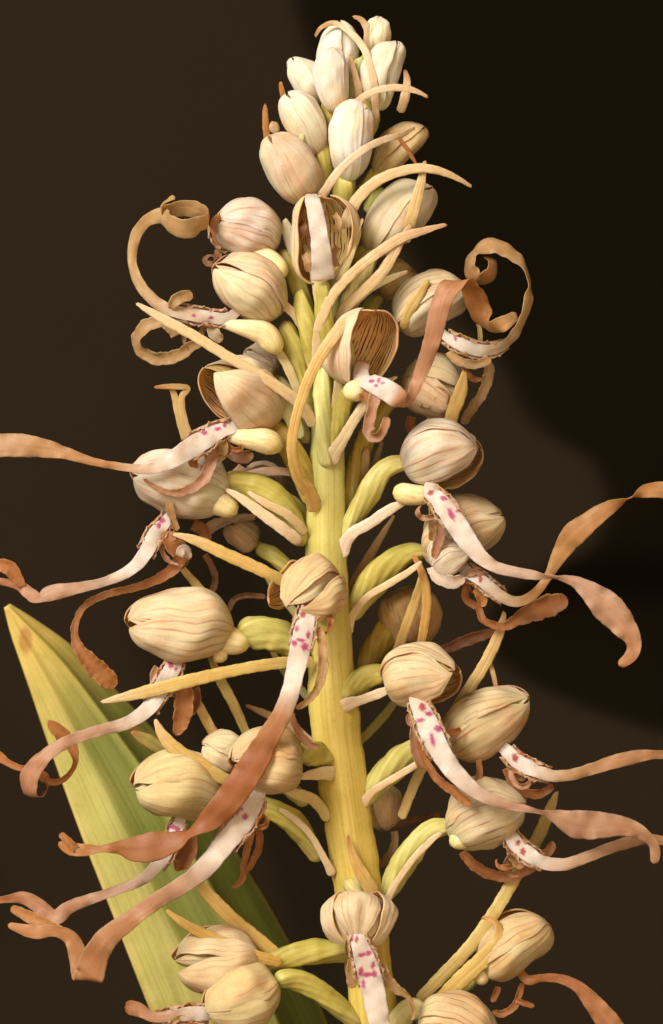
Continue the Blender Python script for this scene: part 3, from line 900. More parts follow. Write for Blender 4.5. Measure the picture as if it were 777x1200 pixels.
flower((266, 586, -2), (155, 550, -26), 84, (0.2, 0.85, -0.4), ovary=[(356, 640, -4, 10), (340, 610, -8, 18), (315, 580, -12, 21), (285, 566, -12, 18), (258, 566, -8, 12)], col=(0.70, 0.61, 0.45),
       spur=[(226, 580, -18, 22), (254, 588, -22, 18), (278, 602, -24, 11)],
       lip=[(200, 604, -28, 12), (193, 613, -32, 14), (182, 626, -36, 17), (170, 649, -40, 17), (154, 667, -44, 14), (124, 681, -48, 11), (86, 690, -52, 14), (60, 695, -54, 20, 15), (46, 702, -56, 19, 50), (36, 697, -48, 16, 40), (24, 687, -44, 12), (10, 683, -42, 9), (-12, 680, -40, 7)],
       white=0.36, mid=(0.58, 0.38, 0.29), end=BROWN, spots=[(190, 610, 3, 3.5), (186, 616, 2.5, 3)], tails=[[(26, 688, -46, 9), (18, 674, -48, 16), (8, 664, -50, 18), (-6, 664, -48, 12)]],
       lobes=[dict(c=BROWN, p=[(214, 650, -14, 15), (199, 670, -18, 14), (167, 686, -24, 10), (124, 697, -30, 9), (99, 711, -34, 9, 15), (88, 733, -36, 9, 20), (91, 757, -38, 13), (106, 776, -38, 21), (121, 791, -36, 24), (136, 805, -30, 16)]),
              dict(c=BROWN, p=[(198, 622, -34, 14), (200, 636, -36, 18), (212, 646, -32, 22), (218, 658, -24, 12)]), dict(c=TAN, p=[(201, 576, -46, 6), (199, 592, -48, 10), (202, 606, -46, 9), (208, 622, -42, 8)]),
              dict(c=DKBROWN, p=[(218, 640, -12, 14), (212, 654, -14, 20), (206, 668, -12, 14)]), dict(c=(0.6, 0.46, 0.38), p=[(210, 652, -40, 10), (216, 644, -42, 12), (222, 655, -38, 8)])])
# withered lobes and strips of the flowers behind
flower((300, 640, 60), (268, 612, 52), 40, (0.2, 0.8, -0.4), col=(0.56, 0.42, 0.28), ovary=[(350, 690, 30, 8), (330, 660, 44, 12), (300, 640, 60, 8)],
       lobes=[dict(c=DKBROWN, p=[(240, 650, 40, 7), (250, 668, 42, 8), (252, 684, 42, 8), (244, 698, 40, 7)]), dict(c=DKBROWN, p=[(268, 716, 50, 7), (276, 702, 50, 7), (290, 698, 50, 7), (312, 700, 52, 6)]),
              dict(c=(0.55, 0.38, 0.28), p=[(236, 628, 22, 12), (250, 616, 20, 14), (272, 608, 22, 10), (300, 606, 24, 8)]), dict(c=BROWN, p=[(226, 614, 14, 14), (238, 622, 12, 14), (244, 634, 14, 10)])])
flower((330, 580, 70), (290, 548, 60), 44, (0.2, 0.8, -0.4), col=(0.56, 0.44, 0.30), ovary=[(372, 640, 24, 8), (350, 600, 44, 12), (330, 580, 70, 8)],
       lobes=[dict(c=PINK, p=[(276, 548, 30, 12), (290, 556, 28, 15), (304, 550, 30, 12), (322, 552, 32, 8)]), dict(c=DKBROWN, p=[(270, 530, 30, 12), (284, 536, 30, 16), (296, 530, 32, 12)])])

# ---- centre, face-on
flower((390, 686, -30), (336, 702, -92), 82, (0.05, 0.95, -0.25), ovary=[(384, 740, -14, 9), (382, 715, -24, 13), (374, 694, -36, 10)], lat=100, lhw=46, dhw=46, hinges=(-4, 20, 10), curls=(0, 0, 0), col=(0.68, 0.52, 0.32),
       green=0.1, petals=False, frcol=(0.55, 0.36, 0.22),
       lip=[(364, 700, -84, 14), (361, 714, -92, 18), (357, 735, -98, 22), (352, 760, -102, 24), (346, 787, -106, 22), (340, 812, -110, 21), (331, 836, -112, 22), (317, 860, -114, 25), (300, 890, -114, 31), (275, 928, -114, 33), (250, 957, -112, 28), (228, 973, -110, 17, 55), (206, 985, -108, 24, 20),
            (180, 992, -106, 34), (158, 995, -104, 29), (138, 993, -102, 16), (120, 995, -100, 9, 40), (100, 996, -98, 14), (84, 995, -96, 15), (70, 986, -94, 9)], tails=[[(90, 996, -97, 10), (80, 986, -98, 10), (70, 976, -96, 7)]],
       lip_stops=[(0, (0.55, 0.22, 0.14)), (0.05, (0.66, 0.40, 0.30)), (0.08, WHITE), (0.27, WHITE), (0.33, (0.5, 0.25, 0.13)), (0.45, (0.33, 0.115, 0.036)), (0.68, (0.33, 0.125, 0.045)), (0.78, (0.36, 0.15, 0.07)), (1, ORANGE)],
       spots=[(358, 708, 2.5, 6, REDSP), (364, 712, 2.5, 7, REDSP), (355, 720, 3, 4, REDSP), (348, 737, 2, 3.6), (361, 744, 2, 4.2), (345, 754, 3.2, 3), (352, 750, 4.5, 2), (357, 758, 4.2, 4), (371, 722, 2, 2.5)],
       lobes=[dict(c=TAN, p=[(374, 735, -92, 9), (378, 760, -96, 12), (378, 785, -98, 13), (372, 806, -98, 10), (360, 822, -98, 8), (346, 830, -100, 6)]),
              dict(c=PINK, p=[(342, 836, -94, 6), (347, 852, -90, 9), (358, 868, -84, 10), (374, 876, -78, 7)])])
flower((272, 742, -14), (149, 724, -42), 88, (0.05, 0.9, -0.5), ovary=[(360, 772, -10, 12), (335, 752, -16, 22), (305, 740, -20, 24), (278, 742, -18, 16)], ocol=(0.42, 0.40, 0.12), col=(0.70, 0.58, 0.38),
       spur=[(240, 746, -22, 24), (268, 750, -24, 20), (293, 757, -26, 12)],
       lip=[(206, 774, -40, 17), (202, 784, -46, 19), (190, 804, -52, 20), (175, 829, -58, 18), (149, 847, -62, 15), (113, 857, -66, 13), (77, 870, -68, 14), (50, 889, -70, 18, 15), (34, 912, -70, 24, 30), (36, 932, -62, 24, 65), (50, 930, -48, 22, 80), (54, 916, -42, 16, 60), (44, 906, -48, 10, 40)],
       tails=[[(40, 900, -64, 8), (24, 900, -60, 8), (10, 894, -58, 9), (-4, 884, -56, 12), (-14, 876, -54, 8)], [(54, 915, -44, 8), (72, 914, -42, 9, 30), (87, 896, -40, 8, 40), (84, 874, -40, 14), (72, 860, -42, 18), (56, 845, -44, 8)]],
       white=0.27, mid=(0.53, 0.33, 0.23), spots=[(180, 786, 2.5, 4), (200, 778, 3, 5), (206, 784, 2, 2)], frcol=(0.5, 0.27, 0.17),
       lobes=[dict(c=BROWN, p=[(214, 792, -44, 14), (216, 814, -44, 22), (214, 838, -42, 22), (206, 862, -38, 9)]), dict(c=PINK, p=[(186, 782, -46, 10), (182, 796, -48, 14), (188, 806, -44, 8)]), dict(c=DKBROWN, p=[(226, 806, -34, 14), (228, 822, -34, 16), (222, 838, -34, 8)])])
tube('ovary', [(250, 764, -28, 6), (258, 770, -30, 10), (262, 776, -30, 9)], [(0, SPURC), (1, SPURC)], orchid, M_OVARY)

# ---- right middle
flower((480, 556, -12), (562, 517, -46), 84, (-0.5, 0.75, 0.30), ovary=[(400, 640, -8, 8), (411, 612, -10, 12), (430, 580, -12, 16), (452, 550, -14, 14), (480, 545, -14, 11)], petals=True, lat=96, hinges=(0, -0, 6),
       spur=[(508, 580, -40, 10), (486, 580, -40, 14), (470, 578, -38, 14), (460, 578, -36, 11)], col=(0.70, 0.58, 0.45), green=0.15, ocol=(0.42, 0.40, 0.13),
       lip=[(504, 576, -56, 15), (512, 584, -62, 19), (522, 596, -68, 23), (534, 613, -74, 25), (548, 634, -78, 23), (563, 652, -80, 18), (580, 664, -80, 14), (602, 670, -78, 12), (626, 674, -76, 11), (648, 676, -74, 7, 50), (672, 681, -72, 12, 20), (691, 693, -70, 24), (711, 711, -68, 36), (730, 732, -66, 30), (742, 750, -64, 19, 15), (741, 766, -62, 16, 25), (725, 779, -58, 9)],
       white=0.33, mid=(0.60, 0.39, 0.30), end=(0.47, 0.22, 0.09), spots=[(520, 584, 4, 2.5), (529, 603, 2.6, 8, MAGENTA, -25), (538, 598, 3.5, 3), (505, 578, 3, 3, REDSP)], frcol=TAN,
       lobes=[dict(c=TAN, p=[(507, 588, -50, 10), (509, 604, -50, 13), (508, 620, -46, 12), (506, 634, -40, 8)]), dict(c=PINK, p=[(512, 612, -54, 9), (516, 624, -50, 12), (512, 640, -44, 12), (508, 654, -40, 6)])])
flower((500, 652, 16), (584, 596, -2), 84, (-0.5, 0.75, -0.45), ovary=[(412, 728, 2, 10), (424, 700, 2, 18), (446, 670, 4, 20), (476, 650, 8, 15), (500, 650, 14, 11)], col=(0.66, 0.50, 0.31),
       lip=[(545, 668, -22, 14), (558, 676, -26, 15), (574, 688, -30, 14), (591, 701, -34, 13), (608, 705, -36, 12), (626, 696, -38, 11), (642, 676, -38, 10), (655, 652, -38, 18), (670, 629, -38, 28), (691, 611, -36, 24), (714, 595, -36, 17), (739, 583, -34, 8, 60), (760, 575, -32, 17), (785, 575, -30, 20), (812, 582, -30, 12)],
       white=0.13, mid=(0.50, 0.27, 0.10), end=(0.46, 0.22, 0.085), spots=[(560, 672, 3, 6, REDSP, -30), (563, 680, 2, 3, REDSP)], frcol=BROWN,
       lobes=[dict(c=(0.66, 0.52, 0.40), p=[(506, 664, -24, 12), (514, 676, -30, 16), (530, 682, -34, 16), (544, 676, -32, 12)]),
              dict(c=BROWN, p=[(548, 684, -10, 8), (546, 702, -8, 9), (560, 712, -8, 9), (567, 727, -8, 9), (590, 734, -6, 10), (606, 726, -4, 16), (626, 716, -2, 25), (648, 708, 0, 26), (666, 703, 2, 12)]),
              dict(c=ORANGE, p=[(556, 690, -20, 10), (564, 698, -20, 14), (564, 712, -18, 8)]), dict(c=DKBROWN, p=[(498, 770, 60, 8), (524, 760, 60, 12), (554, 748, 62, 14), (584, 740, 62, 8)])])
# pale rounded petal of that flower, folded to the front
sepal('petal', [o for o in orchid.children if o.name.startswith('flower')][-1], (506, 664, -14), (552, 640, -26), 26, (-0.2, 0.4, -0.9), 0, 80, col=(0.70, 0.58, 0.46), green=0, seed=77, nu=17, nv=24)
flower((462, 690, 64), (496, 762, 56), 74, (0.4, 0.2, -0.8), col=(0.50, 0.34, 0.15), ovary=[(424, 790, 26, 10), (440, 758, 40, 18), (464, 728, 50, 17), (474, 714, 54, 10)], ocol=OOLIVE)

flower((456, 806, -26), (530, 782, -74), 86, (-0.5, 0.75, 0.40), ovary=[(402, 822, -16, 9), (416, 802, -20, 17), (434, 792, -24, 17), (456, 792, -28, 12)], petals=True, lat=100, lhw=60, hinges=(0, 0, 6), col=(0.72, 0.60, 0.45), green=0.05,
       lip=[(488, 820, -72, 17), (494, 832, -80, 22), (503, 854, -88, 26), (518, 884, -94, 24), (536, 908, -98, 21), (560, 929, -100, 16), (586, 941, -100, 13), (612, 947, -100, 9), (634, 951, -100, 7, 45), (652, 957, -98, 16, 10), (676, 966, -96, 34), (702, 967, -94, 31), (728, 968, -90, 23), (750, 975, -86, 17, 10), (766, 990, -82, 14, 20), (766, 1012, -76, 9)],
       white=0.30, mid=(0.50, 0.29, 0.20), end=(0.50, 0.28, 0.16), spots=[(495, 829, 4, 4, REDSP), (503, 837, 4, 2.6), (493, 844, 4, 2.4), (514, 854, 5, 3.4), (507, 867, 2.6, 7, MAGENTA, -14)], frcol=TAN,
       lobes=[dict(c=BROWN, p=[(492, 868, -80, 9), (498, 890, -82, 9), (514, 914, -84, 10), (534, 929, -86, 11), (551, 944, -86, 9)]), dict(c=PINK, p=[(488, 842, -72, 9), (486, 862, -72, 12), (489, 884, -70, 13), (496, 900, -66, 8)]),
              dict(c=BROWN, p=[(520, 856, -70, 8), (530, 858, -68, 10), (540, 854, -62, 6)]), dict(c=BROWN, p=[(560, 890, -40, 6), (562, 906, -44, 8), (556, 918, -46, 6)])])
flower((532, 878, -4), (616, 816, -30), 86, (-0.62, 0.72, -0.4), ovary=[(428, 944, -6, 9), (442, 918, -8, 18), (466, 892, -10, 19), (492, 876, -10, 14), (528, 878, -8, 9)], col=(0.64, 0.49, 0.29), ocol=(0.44, 0.41, 0.12),
       lip=[(594, 880, -42, 15), (606, 892, -46, 17), (623, 901, -50, 17), (646, 909, -52, 14), (669, 908, -54, 13), (694, 901, -54, 14), (719, 893, -54, 16), (745, 887, -52, 15), (768, 884, -50, 11), (800, 886, -48, 12)],
       white=0.25, mid=(0.50, 0.28, 0.14), end=(0.42, 0.20, 0.09), spots=[(604, 888, 3, 5, REDSP)], frcol=BROWN,
       lobes=[dict(c=BROWN, p=[(594, 900, -34, 12), (604, 918, -34, 13), (618, 929, -34, 12), (634, 930, -34, 11), (648, 919, -34, 8)]), dict(c=TAN, p=[(598, 896, -36, 10), (608, 908, -38, 12), (616, 914, -36, 6)])])
flower((528, 976, -16), (612, 934, -42), 90, (-0.45, 0.8, -0.4), ovary=[(450, 1058, -6, 8), (462, 1030, -10, 16), (482, 996, -14, 18), (506, 974, -16, 14), (530, 970, -16, 11)], ocol=(0.44, 0.42, 0.13),
       spur=[(556, 976, -40, 10), (540, 984, -42, 14), (532, 994, -40, 11)], col=(0.68, 0.57, 0.42),
       lip=[(596, 978, -50, 15), (606, 990, -54, 18), (619, 1001, -58, 18), (638, 1011, -60, 16), (661, 1013, -62, 14), (686, 1005, -62, 13), (712, 995, -60, 13), (737, 987, -58, 14), (757, 983, -56, 13), (785, 988, -54, 10)],
       white=0.30, mid=(0.56, 0.36, 0.24), end=(0.42, 0.20, 0.09), spots=[(607, 988, 2.6, 3, REDSP), (613, 998, 3, 3.8, REDSP, -30)], frcol=BROWN,
       lobes=[dict(c=BROWN, p=[(542, 998, -10, 10), (556, 1014, -8, 13), (576, 1025, -6, 13), (600, 1027, -6, 12), (624, 1016, -8, 11), (644, 996, -10, 12), (646, 986, -10, 8)]), dict(c=TAN, p=[(600, 992, -44, 14), (606, 1006, -46, 18), (612, 1018, -44, 9)])])
flower((444, 920, 50), (456, 974, 48), 40, (0.3, 0.2, -0.8), col=(0.56, 0.44, 0.29), ovary=[(420, 960, 20, 8), (430, 930, 36, 10), (444, 920, 50, 7)],
       lobes=[dict(c=DKBROWN, p=[(458, 970, 50, 7), (480, 962, 52, 8), (516, 955, 54, 5)]), dict(c=TAN, p=[(462, 974, 40, 8), (461, 994, 38, 10), (450, 1010, 34, 10), (440, 1016, 30, 7)])])

# ---- lower left
flower((262, 928, -24), (157, 916, -50), 86, (0.05, 0.9, -0.5), col=(0.66, 0.55, 0.36), ovary=[(374, 1010, -6, 10), (350, 972, -12, 16), (318, 948, -18, 15), (262, 930, -24, 10)],
       lip=[(211, 962, -46, 13), (206, 974, -50, 16), (196, 996, -52, 17), (184, 1014, -54, 16), (168, 1030, -56, 13), (140, 1042, -58, 11), (111, 1052, -60, 12), (82, 1063, -62, 15), (64, 1076, -64, 19, 20), (52, 1066, -54, 18, 30), (30, 1053, -50, 15), (10, 1053, -48, 10), (-14, 1058, -46, 7)],
       white=0.22, mid=(0.58, 0.37, 0.28), spots=[(202, 969, 4, 2.6), (208, 972, 2.6, 3)], frcol=PINK,
       lobes=[dict(c=BROWN, p=[(222, 972, -36, 14), (222, 992, -36, 20), (214, 1008, -34, 22), (206, 1020, -34, 8)])])
flower((352, 898, -46), (276, 886, -84), 90, (0.1, 0.85, -0.5), col=(0.66, 0.52, 0.30), ovary=[(392, 892, -16, 10), (374, 886, -26, 17), (358, 882, -38, 16), (346, 892, -46, 10)], ocol=OGREEN,
       lip=[(300, 934, -86, 20), (295, 946, -92, 23), (283, 965, -96, 25), (261, 991, -100, 25), (240, 1017, -102, 23), (214, 1037, -104, 20), (183, 1056, -106, 19), (150, 1080, -108, 21), (126, 1099, -108, 26), (112, 1120, -108, 32, (0.9, 0.1, -0.2)),
            (105, 1142, -108, 34, (1, 0.1, -0.1)), (100, 1147, -100, 33, (1, 0.1, -0.1)), (94, 1128, -94, 24, (0.8, 0.1, 0.2)), (84, 1101, -92, 18, (0.7, 0.1, 0.5)), (66, 1091, -92, 13), (40, 1092, -90, 16), (10, 1083, -88, 6)],
       tails=[[(74, 1092, -90, 11), (58, 1085, -86, 14), (36, 1075, -82, 15), (12, 1063, -80, 8)]],
       white=0.22, mid=(0.46, 0.24, 0.13), end=(0.50, 0.24, 0.10), spots=[(277, 950, 3, 5), (287, 957, 3.4, 3.4), (283, 948, 2, 2)], frcol=BROWN,
       lobes=[dict(c=BROWN, p=[(298, 962, -70, 9), (292, 986, -66, 9), (286, 1012, -64, 8), (284, 1030, -62, 8), (272, 1040, -60, 4)]), dict(c=BROWN, p=[(302, 966, -66, 8), (304, 990, -60, 9), (296, 1010, -58, 8), (288, 1022, -58, 5)])])
flower((288, 898, -22), (238, 868, -36), 50, (0.2, 0.8, -0.5), col=(0.66, 0.58, 0.38), ovary=[(360, 944, -6, 8), (330, 918, -12, 12), (290, 900, -22, 9)])
flower((302, 1132, -22), (203, 1122, -44), 76, (0.1, 0.9, -0.4), col=(0.70, 0.59, 0.42), green=0.1, ovary=[(412, 1118, -12, 12), (374, 1116, -20, 17), (340, 1120, -24, 16), (304, 1132, -24, 10)], open_=10, petals=False)
flower((326, 1154, -40), (240, 1186, -76), 84, (0.3, 0.85, -0.5), col=(0.68, 0.53, 0.32), ovary=[(422, 1204, -12, 10), (384, 1170, -24, 15), (350, 1148, -34, 15), (322, 1150, -40, 11)],
       lip=[(240, 1188, -70, 17), (226, 1188, -72, 18), (204, 1190, -72, 14), (180, 1192, -72, 12), (162, 1183, -70, 16, 20), (146, 1180, -66, 18)], white=0.3, mid=(0.52, 0.31, 0.22), end=BROWN, spots=[], frcol=BROWN)

# ---- bottom
flower((424, 1054, -38), (416, 1104, -86), 84, (-0.05, 0.55, -0.8), ovary=[(432, 1060, -16, 9), (418, 1044, -26, 13), (412, 1038, -30, 13), (418, 1048, -36, 10), (424, 1056, -38, 8)], ocol=OPALE, dhw=42, lat=84, lhw=44, hinges=(-3, 6, 8), lobe=0.12, pb=0.8, vein=0.8, point=0.4, col=(0.74, 0.60, 0.45), green=0.0,
       lip=[(415, 1088, -84, 13), (420, 1102, -92, 18), (428, 1126, -92, 25), (436, 1154, -90, 27), (441, 1180, -90, 26), (446, 1204, -90, 24), (452, 1240, -86, 22)], white=0.95, end=PINK, mid=WHITE,
       spots=[(413, 1099, 1.8, 4, REDSP), (418, 1101, 1.8, 4, REDSP), (424, 1119, 4, 2.4), (432, 1117, 4, 2.6, MAGENTA, -20), (423, 1138, 2.4, 5), (431, 1142, 6, 2.4), (439, 1141, 3, 3.6), (437, 1131, 2, 4), (426, 1153, 2.4, 4.4)], frcol=(0.52, 0.32, 0.2), root_in=False,
       lobes=[dict(c=TAN, p=[(448, 1130, -80, 10), (452, 1146, -80, 14), (464, 1158, -78, 12), (478, 1168, -76, 7), (484, 1182, -74, 5), (482, 1196, -74, 5)]), dict(c=TAN, p=[(412, 1124, -78, 9), (412, 1144, -78, 12), (413, 1158, -76, 10)])])
flower((566, 1138, 0), (642, 1082, -20), 74, (-0.5, 0.75, -0.45), ovary=[(488, 1200, 0, 12), (516, 1172, 2, 14), (548, 1150, 2, 13), (566, 1140, 0, 9)], ocol=BGREEN, spur=[(572, 1138, -16, 8), (562, 1146, -16, 12), (556, 1150, -16, 11)], hinges=(-2, 0, 12), col=(0.68, 0.54, 0.36), green=0.1,
       lip=[(618, 1148, -22, 11), (634, 1146, -24, 10), (656, 1147, -24, 11), (678, 1157, -24, 14), (694, 1174, -22, 21), (716, 1202, -20, 27), (744, 1236, -18, 14)], lip_stops=[(0, ORANGE), (0.3, (0.40, 0.15, 0.06)), (1, (0.50, 0.24, 0.11))], spots=[], frills=False,
       lobes=[dict(c=BROWN, p=[(612, 1152, -14, 7), (608, 1166, -12, 8), (602, 1180, -12, 9), (588, 1188, -10, 9), (578, 1184, -10, 7)]), dict(c=BROWN, p=[(604, 1172, -14, 6), (616, 1176, -14, 7), (626, 1180, -14, 6)]), dict(c=BROWN, p=[(584, 1156, -6, 7), (580, 1168, -6, 8), (576, 1174, -6, 5)])])
flower((492, 1200, -30), (578, 1214, -64), 88, (0.0, 0.95, -0.3), col=(0.68, 0.55, 0.38), ovary=[(446, 1230, -10, 12), (466, 1196, -22, 16), (484, 1182, -30, 16), (494, 1196, -32, 12)], ocol=OPALE)

